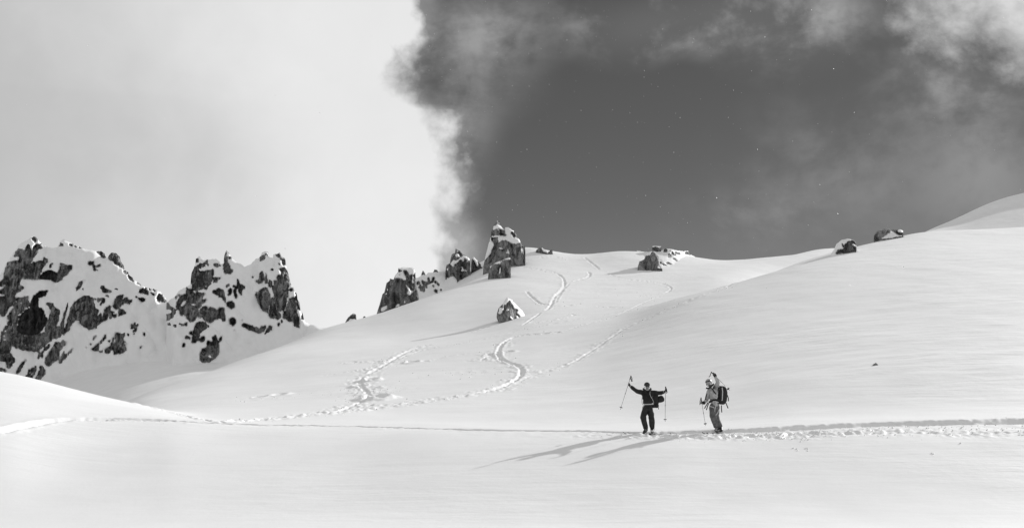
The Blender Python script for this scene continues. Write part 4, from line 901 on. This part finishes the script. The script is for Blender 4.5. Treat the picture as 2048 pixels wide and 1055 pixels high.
def person(Yp, foot_px, label, J, R, jm, tm, head_r, look, face_up=0.0):
    fx, fy = hit2(*foot_px); gz = ground_z(fx, fy)
    org = Vector((fx, fy, gz)); root = empty('person', org, label, 'person', None)
    sk = lambda nm, keys, ed, m, s=1.0, sub=2, ex=0.0: skin(nm, {k: (J[k], tuple(x_*s + ex for x_ in (R[k] if isinstance(R[k], tuple) else (R[k], R[k])))) for k in keys}, ed, m, root, org, sub)
    allk = ['pel','wai','che','nek','hea','shL','elL','wrL','haL','shR','elR','wrR','haR','hiL','knL','anL','toL','hiR','knR','anR','toR']
    E = [('pel','wai'),('wai','che'),('che','nek'),('nek','hea'),('che','shL'),('shL','elL'),('elL','wrL'),('wrL','haL'),('che','shR'),('shR','elR'),('elR','wrR'),('wrR','haR'),
         ('pel','hiL'),('hiL','knL'),('knL','anL'),('anL','toL'),('pel','hiR'),('hiR','knR'),('knR','anR'),('anR','toR')]
    sk('body', allk, E, M_SKIN, .72)
    # jacket: torso and sleeves with folds at elbow and hem
    mid = lambda a, b, t: Vector(J[a])*(1-t) + Vector(J[b])*t
    for s_ in 'LR':
        J['e1'+s_] = mid('sh'+s_, 'el'+s_, .5); R['e1'+s_] = R['sh'+s_]*.5 + R['el'+s_]*.56
        J['e2'+s_] = mid('el'+s_, 'wr'+s_, .45); R['e2'+s_] = R['el'+s_]*.55 + R['wr'+s_]*.45
        J['k1'+s_] = mid('hi'+s_, 'kn'+s_, .5); R['k1'+s_] = R['hi'+s_]*.5 + R['kn'+s_]*.5
        J['k2'+s_] = mid('kn'+s_, 'an'+s_, .4); R['k2'+s_] = R['kn'+s_]*.6 + R['an'+s_]*.45
        J['k3'+s_] = mid('kn'+s_, 'an'+s_, .8); R['k3'+s_] = R['an'+s_]*1.14
    J['hem'] = mid('wai', 'pel', 1.25); R['hem'] = tuple(x_*1.12 for x_ in R['pel'])
    J['wc'] = mid('wai', 'che', .5); R['wc'] = tuple((a_+b_)/2*1.02 for a_, b_ in zip(R['wai'], R['che']))
    jk = ['wai','hem','wc','che','nek','shL','e1L','elL','e2L','wrL','shR','e1R','elR','e2R','wrR']
    JE = [('hem','wai'),('wai','wc'),('wc','che'),('che','nek'),('che','shL'),('shL','e1L'),('e1L','elL'),('elL','e2L'),('e2L','wrL'),('che','shR'),('shR','e1R'),('e1R','elR'),('elR','e2R'),('e2R','wrR')]
    j = sk('jacket', jk, JE, jm, 1.0)
    t_ = sk('trousers', ['wai','pel','hiL','k1L','knL','k2L','k3L','anL','hiR','k1R','knR','k2R','k3R','anR'],
            [('wai','pel'),('pel','hiL'),('hiL','k1L'),('k1L','knL'),('knL','k2L'),('k2L','k3L'),('k3L','anL'),('pel','hiR'),('hiR','k1R'),('k1R','knR'),('knR','k2R'),('k2R','k3R'),('k3R','anR')], tm, 1.0)
    for m_, amp, sc in ((j, .012, 9.0), (t_, .014, 7.0)):          # cloth folds
        me = m_.data; co = np.empty(len(me.vertices)*3, np.float32); me.vertices.foreach_get('co', co); co = co.reshape(-1, 3)
        no = np.array([v.normal[:] for v in me.vertices])
        dsp = amp*(pn(co[:, 0]*sc*.6 + co[:, 2]*sc, co[:, 2]*sc*.8 - co[:, 0]*sc + co[:, 1]*5, 90) * 1.6)
        me.vertices.foreach_set('co', (co + no*dsp[:, None]).astype(np.float32).ravel()); me.update()
    # head: skull and face with features, turned to where the person looks
    Lk = Vector(look).normalized(); up = (Vector(J['hea']) - Vector(J['nek'])).normalized(); rt = Lk.cross(up).normalized(); up = rt.cross(Lk)
    Rm = Matrix((rt, Lk, up)).transposed()
    H = Vector(J['hea']); r = head_r
    L = lambda x_, y_, z_: H + Rm @ Vector((x_, y_, z_))
    hd = skin('head', {'a': (L(0,-.005,.03), (r, r*1.08)), 'b': (L(0,.012,-.045), (r*.82, r*.86)), 'c': (L(0,.030,-.095), (r*.52, r*.50)), 'n': (L(0,.098,-.025), .014), 'n0': (L(0,.085,.005), .014)},
              [('a','b'),('b','c'),('b','n0'),('n0','n')], M_SKIN, root, org, 2)
    for sx in (-1, 1): ellipsoid('ear', L(sx*r*.98, -.01, -.02), (.012,.022,.032), M_SKIN, root, org, Rm, nu=8, nv=6)
    ellipsoid('mouth', L(0,.082,-.068), (.026,.010,.006), M_HAT, root, org, Rm, nu=10, nv=6)
    return root, org, Rm, L

# --- skier with raised arms, dark clothes -----------------------------------
q1 = lambda cx, cy, dy=0.0: Vector(P(1235 + cx/7.536, 740 + cy/7.536, YP + dy))
fx, fy = hit2(1298, 866); YP = fy
J = {'pel': q1(455,560), 'wai': q1(450,495), 'che': q1(450,385), 'nek': q1(448,300,-.02), 'hea': q1(447,243,-.05),
     'shL': q1(385,335), 'elL': q1(288,315,-.10), 'wrL': q1(190,232,-.22), 'haL': q1(176,210,-.25), 'shR': q1(522,335,.02), 'elR': q1(630,345,-.05), 'wrR': q1(708,322,-.22), 'haR': q1(722,312,-.27),
     'hiL': q1(422,600,.0), 'knL': q1(382,705,-.22), 'anL': q1(432,885,.02), 'toL': q1(398,935,-.14), 'hiR': q1(488,600,.02), 'knR': q1(515,715,-.20), 'anR': q1(525,880,.05), 'toR': q1(520,930,-.16)}
R = {'pel': (.19,.145), 'wai': (.19,.14), 'che': (.225,.155), 'nek': .075, 'hea': .085, 'shL': .105, 'elL': .084, 'wrL': .058, 'haL': .030, 'shR': .105, 'elR': .084, 'wrR': .058, 'haR': .030,
     'hiL': .135, 'knL': .118, 'anL': .092, 'toL': .05, 'hiR': .135, 'knR': .116, 'anR': .094, 'toR': .05}
p1_, o1, Rm1, L1 = person(YP, (1298, 866), 'skier in dark clothes and knit hat, both arms spread wide in celebration', J, R, M_DARKJ, M_DARKT, .086, (0.05, -1, -.03))
ellipsoid('hat', L1(0,-.008,.055), (.108,.118,.100), M_HAT, p1_, o1, Rm1, cut=-.25, bumpy=.02)
ellipsoid('goggles', L1(0,.062,.018), (.078,.045,.030), M_LENS, p1_, o1, Rm1, pw=.7)
ellipsoid('neck_gaiter', L1(0,.022,-.105), (.080,.078,.040), M_SCARF, p1_, o1, Rm1, pw=.8)
for sx in (-1, 1): strap('collar', [q1(447+sx*12,322,-.14), q1(447+sx*45,292,-.10), q1(447+sx*58,270,-.03)], .07, .02, M_DARKJ, p1_, o1)
glove(J['wrL'], q1(170,200,-.27), (q1(205,80)-q1(45,585)), M_BLACK, p1_, o1, 1)
glove(J['wrR'], q1(728,300,-.30), (0,0,1), M_BLACK, p1_, o1, -1)
for a_, b_ in (((432,880),(392,938)), ((525,870),(522,935))):
    skin('ski_boot', {'a': (q1(a_[0],a_[1]-25,.03), .078), 'b': (q1(a_[0],a_[1]+22,.03), .082), 'c': (q1(b_[0],b_[1],-.16), (.060,.052))}, [('a','b'),('b','c')], M_BOOT, p1_, o1)
ellipsoid('boot_cuff', q1(527,915,-.19), (.055,.03,.040), M_BOOTL, p1_, o1, nu=10, nv=8)
strap('buckle_strap', [q1(495,898,-.10), q1(530,905,-.15), q1(565,890,-.06)], .02, .01, M_BOOTL, p1_, o1)
# pack with its straps
bp = empty('backpack', q1(590,560,.25), 'black backpack slung behind the dark-clothed skier, bulging past his side', 'backpack')
ob = bp.location.copy()
ellipsoid('pack_body', q1(520,445,.27), (.25,.13,.29), M_PACK, bp, ob, pw=.62, bumpy=.03)
ellipsoid('side_pouch', q1(650,432,.24), (.135,.10,.125), M_PACK, bp, ob, Matrix.Rotation(-.25, 3, 'Y'), pw=.75, bumpy=.04)
ellipsoid('bottom_pouch', q1(588,530,.22), (.085,.09,.085), M_PACK, bp, ob, pw=.7)
strap('shoulder_strap', [q1(512,300,.02), q1(490,315,-.15), q1(482,350,-.19), q1(500,400,-.19), q1(530,450,-.17), q1(545,500,-.12)], .030, .012, M_HAT, bp, ob)
strap('strap_edge', [q1(492,322,-.185), q1(488,355,-.205), q1(507,402,-.205), q1(538,455,-.185), q1(548,490,-.14)], .012, .006, M_STRAP, bp, ob)
strap('shoulder_strap', [q1(398,305,.02), q1(392,330,-.13), q1(388,380,-.17), q1(392,450,-.15), q1(392,500,-.09)], .030, .012, M_BLACK, bp, ob)
strap('hip_belt', [q1(378,515,-.04), q1(400,514,-.15), q1(450,511,-.175), q1(505,510,-.16), q1(535,505,-.10)], .030, .012, M_STRAP, bp, ob)
ellipsoid('buckle', q1(530,502,-.14), (.035,.02,.035), M_STRAP, bp, ob, nu=10, nv=6)
strap('loose_strap', [q1(610,540,.15), q1(618,570,.15), q1(620,585,.15)], .022, .008, M_BLACK, bp, ob)
strap('side_strap', [q1(372,400,-.02), q1(368,450,-.02), q1(372,505,-.02), q1(388,520,-.03)], .022, .010, M_STRAP, bp, ob)
strap('side_strap', [q1(385,410,-.01), q1(390,450,-.02), q1(388,505,-.02)], .020, .010, M_STRAP, bp, ob)
strap('side_strap', [q1(405,520,-.10), q1(388,545,-.08), q1(380,575,-.03)], .016, .008, M_STRAP, bp, ob)
pole(q1(205,80,-.28), q1(43,590,-.24), 'ski pole raised high on the left, slanting, tip pointing down to the left', [q1(205,88,-.30), q1(218,120,-.30), q1(222,170,-.30), q1(212,165,-.30), q1(203,120,-.29)])
pole(q1(725,243,-.31), q1(719,775,-.31), 'ski pole hanging straight down from the dark-clothed skier\'s right-hand side glove', [q1(725,250,-.33), q1(742,285,-.33), q1(748,330,-.33), q1(735,345,-.33)])

# --- skier in pale jacket -----------------------------------------------------
q2 = lambda cx, cy, dy=0.0: Vector(P(1375 + cx/7.036, 730 + cy/7.036, YP + dy))
fx, fy = hit2(1437, 862.5); YP = fy
J = {'pel': q2(385,570), 'wai': q2(372,510), 'che': q2(352,400), 'nek': q2(325,318), 'hea': q2(300,250,-.04),
     'shL': q2(295,368,-.06), 'elL': q2(268,495,.02), 'wrL': q2(225,527,-.16), 'haL': q2(208,525,-.20), 'shR': q2(400,345,.08), 'elR': q2(428,235,.02), 'wrR': q2(385,145,-.08), 'haR': q2(368,120,-.12),
     'hiL': q2(350,610,-.05), 'knL': q2(360,735,-.16), 'anL': q2(418,880,.05), 'toL': q2(398,915,-.14), 'hiR': q2(405,610,.08), 'knR': q2(400,740,.00), 'anR': q2(462,885,.12), 'toR': q2(470,915,-.06)}
R = {'pel': (.165,.150), 'wai': (.155,.135), 'che': (.190,.150), 'nek': .078, 'hea': .085, 'shL': .090, 'elL': .075, 'wrL': .055, 'haL': .030, 'shR': .098, 'elR': .078, 'wrR': .056, 'haR': .030,
     'hiL': .130, 'knL': .122, 'anL': .100, 'toL': .05, 'hiR': .130, 'knR': .122, 'anR': .104, 'toR': .05}
p2_, o2, Rm2, L2 = person(YP, (1437, 862.5), 'skier in pale jacket and helmet, one arm raised, turned sideways under a large backpack', J, R, M_GREYJ, M_MIDT, .088, (-.45, -1, .02))
ellipsoid('helmet', L2(0,-.012,.045), (.118,.135,.112), M_HELM, p2_, o2, Rm2, cut=-.45)
ellipsoid('goggles', L2(0,.070,.062), (.100,.058,.030), M_LENS, p2_, o2, Rm2, pw=.7)
strap('chin_strap', [L2(-.10,0,-.01), L2(-.075,.03,-.08), L2(0,.05,-.115), L2(.075,.03,-.08), L2(.10,0,-.01)], .022, .01, M_BLACK, p2_, o2)
strap('collar', [q2(262,318,-.16), q2(290,325,-.20), q2(318,312,-.20), q2(345,285,-.14), q2(370,262,-.05)], .06, .02, M_BLACK, p2_, o2)
glove(J['wrL'], q2(192,520,-.22), (0,0,1), M_BLACK, p2_, o2, 1)
glove(J['wrR'], q2(348,102,-.14), (q2(335,95)-q2(590,345)), M_BLACK, p2_, o2, -1)
lathe_between('glove_cuff', q2(395,155,-.06), q2(375,125,-.10), [(0,.058),(.3,.064),(1,.060),(1,.03)], M_BLACK, p2_, o2)
lathe_between('glove_cuff', q2(240,528,-.12), q2(205,526,-.18), [(0,.055),(.3,.062),(1,.052),(1,.03)], M_BLACK, p2_, o2)
for a_, b_ in (((418,878),(395,918)), ((465,880),(478,918))):
    skin('ski_boot', {'a': (q2(a_[0],a_[1]-22,.06), .082), 'b': (q2(a_[0],a_[1]+20,.05), .084), 'c': (q2(b_[0],b_[1],-.14), (.060,.052))}, [('a','b'),('b','c')], M_BOOT, p2_, o2)
strap('buckle_strap', [q2(385,915,-.15), q2(420,918,-.15), q2(455,905,-.10)], .016, .01, M_BOOTL, p2_, o2)
for pts in ([(312,575),(345,583),(380,597)], [(405,515),(402,560),(385,620),(388,690),(395,710)], [(448,560),(455,600),(430,660),(400,700)], [(330,512),(380,506),(440,520)]):
    strap('harness_webbing', [q2(a_, b_, -.19 + .0004*abs(a_-380)) for a_, b_ in pts], .022, .010, M_STRAP, p2_, o2)
ellipsoid('chest_pocket', q2(335,385,-.17), (.045,.02,.06), M_GREYJ, p2_, o2, pw=.6, nu=12, nv=8)
bp = empty('backpack', q2(480,560,.25), 'tall black backpack with loose dangling straps on the pale-jacketed skier', 'backpack')
ob = bp.location.copy(); RY = Matrix.Rotation(.10, 3, 'Y')
ellipsoid('pack_body', q2(485,420,.18), (.165,.19,.335), M_PACK, bp, ob, RY, pw=.55, bumpy=.02, nu=26, nv=20)
ellipsoid('lid', q2(478,318,.18), (.155,.18,.075), M_PACK, bp, ob, RY, pw=.65)
ellipsoid('front_pouch', q2(528,430,.16), (.075,.15,.24), M_PACK, bp, ob, RY, pw=.6)
strap('compression_strap', [q2(488,310,-.05), q2(495,370,-.05), q2(492,430,-.05), q2(490,480,-.05)], .030, .012, M_STRAP, bp, ob)
strap('compression_strap', [q2(470,350,-.04), q2(472,400,-.05), q2(470,430,-.04)], .018, .010, M_HAT, bp, ob)
ellipsoid('buckle', q2(488,490,-.05), (.022,.015,.022), M_STRAP, bp, ob, nu=10, nv=6)
strap('shoulder_strap', [q2(375,315,-.06), q2(350,330,-.16), q2(375,370,-.17), q2(410,420,-.12), q2(435,460,-.05)], .040, .014, M_BLACK, bp, ob)
strap('shoulder_strap', [q2(275,400,-.14), q2(258,440,-.10), q2(250,490,-.06)], .034, .014, M_BLACK, bp, ob)
strap('hip_belt', [q2(300,520,-.14), q2(340,500,-.18), q2(390,485,-.17), q2(440,490,-.08), q2(470,500,.05)], .075, .016, M_BLACK, bp, ob)
for pts in ([(290,520),(265,560),(240,605)], [(300,530),(280,580),(267,627)], [(540,380),(562,420),(575,460),(576,503)], [(545,390),(550,440),(547,505)], [(530,500),(550,550),(572,603)], [(478,560),(480,620),(482,660)]):
    strap('loose_strap', [q2(a_, b_, -.12 if a_ < 400 else .12) for a_, b_ in pts], .034, .010, M_BLACK, bp, ob)
pole(q2(332,92,-.17), q2(597,352,.02), 'ski pole held up behind the pale-jacketed skier\'s head, basket sticking out to the right', [q2(335,98,-.18), q2(322,130,-.18), q2(318,150,-.18), q2(300,165,-.18)])
pole(q2(190,452,-.25), q2(256,852,-.12), 'ski pole planted in the snow by the pale-jacketed skier\'s lowered glove', [q2(190,460,-.26), q2(178,500,-.26), q2(175,555,-.26), q2(182,530,-.26)])

# skis, mostly sunk in the churned powder
def ski(foot, dx, dy, ang, label, dz=0.0, L=1.74):
    org = Vector((foot.x + dx, foot.y + dy, foot.z + dz)); cx, cy = org.x, org.y
    r = empty('ski', org, label, 'ski', 'skis under the two skiers'); n = 26; V = []; Fs = []
    for i in range(n+1):
        t = i/n; xx = (t-.5)*L; w = .050 + .014*abs(2*t-1)**2; w *= min(1, (1-t)/.05 + .15) if t > .95 else (min(1, t/.03 + .4) if t < .03 else 1)
        zz = .10*max(0, (t-.86)/.14)**1.8 + .05*max(0, (.06-t)/.06)**2
        for a_, b_ in ((-1,0),(1,0),(1,1),(-1,1)): V.append((xx, a_*w, zz + b_*.014))
    for i in range(n):
        for k in range(4): Fs.append((i*4+k, i*4+(k+1) % 4, (i+1)*4+(k+1) % 4, (i+1)*4+k))
    Fs += [(3,2,1,0), tuple(n*4+k for k in range(4))]
    r.rotation_euler = (0, 0, ang)
    mesh_obj('board', V, Fs, M_SKI, r, smooth_=False)
    V = []; Fs = []
    for (x0_, x1_, w_, h0, h1) in ((-.16,-.08,.032,.014,.055), (.10,.17,.030,.014,.045)):
        b0 = len(V)
        for zz, s_ in ((h0,1.0),(h1,.7)):
            for a_, c_ in ((x0_,-w_),(x1_,-w_),(x1_,w_),(x0_,w_)): V.append((a_*1, c_*s_, zz))
        for k in range(4): Fs.append((b0+k, b0+(k+1) % 4, b0+4+(k+1) % 4, b0+4+k))
        Fs.append((b0+4, b0+5, b0+6, b0+7))
    mesh_obj('binding', V, Fs, M_BOOT, r, smooth_=False)
    return r
ski(o1, -.10, -.22, math.pi + .10, 'front ski of the dark-clothed skier, its upturned tip poking from the snow at left', -.035)
ski(o1, .10, -.02, math.pi - .04, 'rear ski under the dark-clothed skier, almost covered by snow', -.060)
ski(o2, -.15, -.20, math.pi + .85, 'nearer ski of the pale-jacketed skier, angled towards the viewer in loose snow', -.065)
ski(o2, .06, -.10, math.pi + .80, 'farther ski of the pale-jacketed skier, buried at his boots', -.085)

# ------------------------------------------------------------------ loose snow: clods along the tracks, flakes in the air
def scatter_mesh(name, pts, sizes, mat, label, cat, stretch=None):
    base = np.array([(0,0,1),(.9,0,.1),(.2,.9,0),(-.8,.4,.1),(-.5,-.8,-.1),(.5,-.7,.2),(0,0,-.9)], float)
    fc_ = np.array([(0,1,2),(0,2,3),(0,3,4),(0,4,5),(0,5,1),(6,2,1),(6,3,2),(6,4,3),(6,5,4),(6,1,5)])
    N = len(pts); r = np.random.RandomState(3)
    a = r.rand(N)*6.28; b = r.rand(N)*6.28
    Rz = np.zeros((N,3,3)); Rz[:,0,0]=np.cos(a); Rz[:,0,1]=-np.sin(a); Rz[:,1,0]=np.sin(a); Rz[:,1,1]=np.cos(a); Rz[:,2,2]=1
    Rx = np.zeros((N,3,3)); Rx[:,0,0]=1; Rx[:,1,1]=np.cos(b); Rx[:,1,2]=-np.sin(b); Rx[:,2,1]=np.sin(b); Rx[:,2,2]=np.cos(b)
    B = base[None]*(1+.35*(r.rand(N,7,1)-.5)); B = np.einsum('nij,nkj->nki', Rz @ Rx, B)
    B = B*sizes[:, None, None]
    if stretch is not None: B = B + (B @ stretch[0])[..., None]*np.array(stretch[0])*stretch[1][:, None, None]
    V = (pts[:, None] + B).reshape(-1, 3); Fs = (fc_[None] + 7*np.arange(N)[:, None, None]).reshape(-1, 3)
    o = mesh_obj(name, V, Fs, mat, smooth_=False); o['kind'] = 'stuff'; o['label'] = label; o['category'] = cat; return o
r_ = np.random.RandomState(11); cp = []; cs_ = []
def clod(X_, Y_, s): cp.append((X_, Y_, ground_z(X_, Y_) + s*.25)); cs_.append(s)
for (w, hw, dp, bm_, rg, rr) in track_xy:
    L_ = np.hypot(*np.diff(w, axis=0).T).sum(); dens_ = 1.0 + 30*rg
    for _ in range(int(min(L_*dens_*.3, 130)) if rg > 0 else 0):
        k = r_.randint(len(w)-1); p_ = w[k] + (w[k+1]-w[k])*r_.rand(); rad = hw*1.3 + abs(r_.randn())*rr*.8; an_ = r_.rand()*6.28
        clod(p_[0] + rad*math.cos(an_), p_[1] + rad*math.sin(an_), .012 + .028*r_.rand()**3*(1 + p_[1]/90))
for (px, py, rx, ry, n_) in [(1290,870,1.2,.6,90),(1440,868,1.6,.9,160),(1520,868,2.2,.8,160),(1650,862,3,.9,150),(1850,856,4,1.0,150),(1980,852,4,1.0,120),(950,745,3.2,3,60),(740,785,2.5,3,80),(1190,585,7,8,40),(530,795,2,2,30)]:
    cx, cy = hit(px, py)
    for _ in range(n_): clod(cx + r_.randn()*rx*.7, cy + r_.randn()*ry*.7, .010 + .026*r_.rand()**2.5*(1 + cy/120))
for (px, py) in [(1865,908),(1590,896),(1614,897),(1612,876),(1900,868),(2040,868)]:
    cx, cy = hit(px, py)
    for _ in range(5): clod(cx + r_.randn()*.05, cy + r_.randn()*.1, .03)
scatter_mesh('snow_clods', np.array(cp), np.array(cs_), M_SNOWCAP, 'small broken lumps of snow thrown up beside the ski tracks', 'snow clods')
m_fl, gg, b_ = new_mat('snow_flake'); grey(gg, b_.inputs['Base Color'], .8); b_.inputs['Roughness'].default_value = .4
b_.inputs['Transmission Weight'].default_value = .6; b_.inputs['IOR'].default_value = 1.31
fp = []; fs_ = []
for _ in range(1100):
    px = (1150 + 330*r_.randn()) if r_.rand() < .62 else r_.rand()*2300 - 120
    py = -60 + r_.rand()*640
    Yf = 5 + 22*r_.rand()**.8
    fp.append(P(px, py, Yf)); fs_.append(.0010 + .0019*r_.rand()**3)
sd = np.array([.45, 0.1, -.88]); sd /= np.linalg.norm(sd)
scatter_mesh('snow_flakes', np.array(fp), np.array(fs_), m_fl, 'fine snow flakes drifting through the air in front of the clear sky', 'snow flakes', (sd, r_.rand(1100)*1.8))
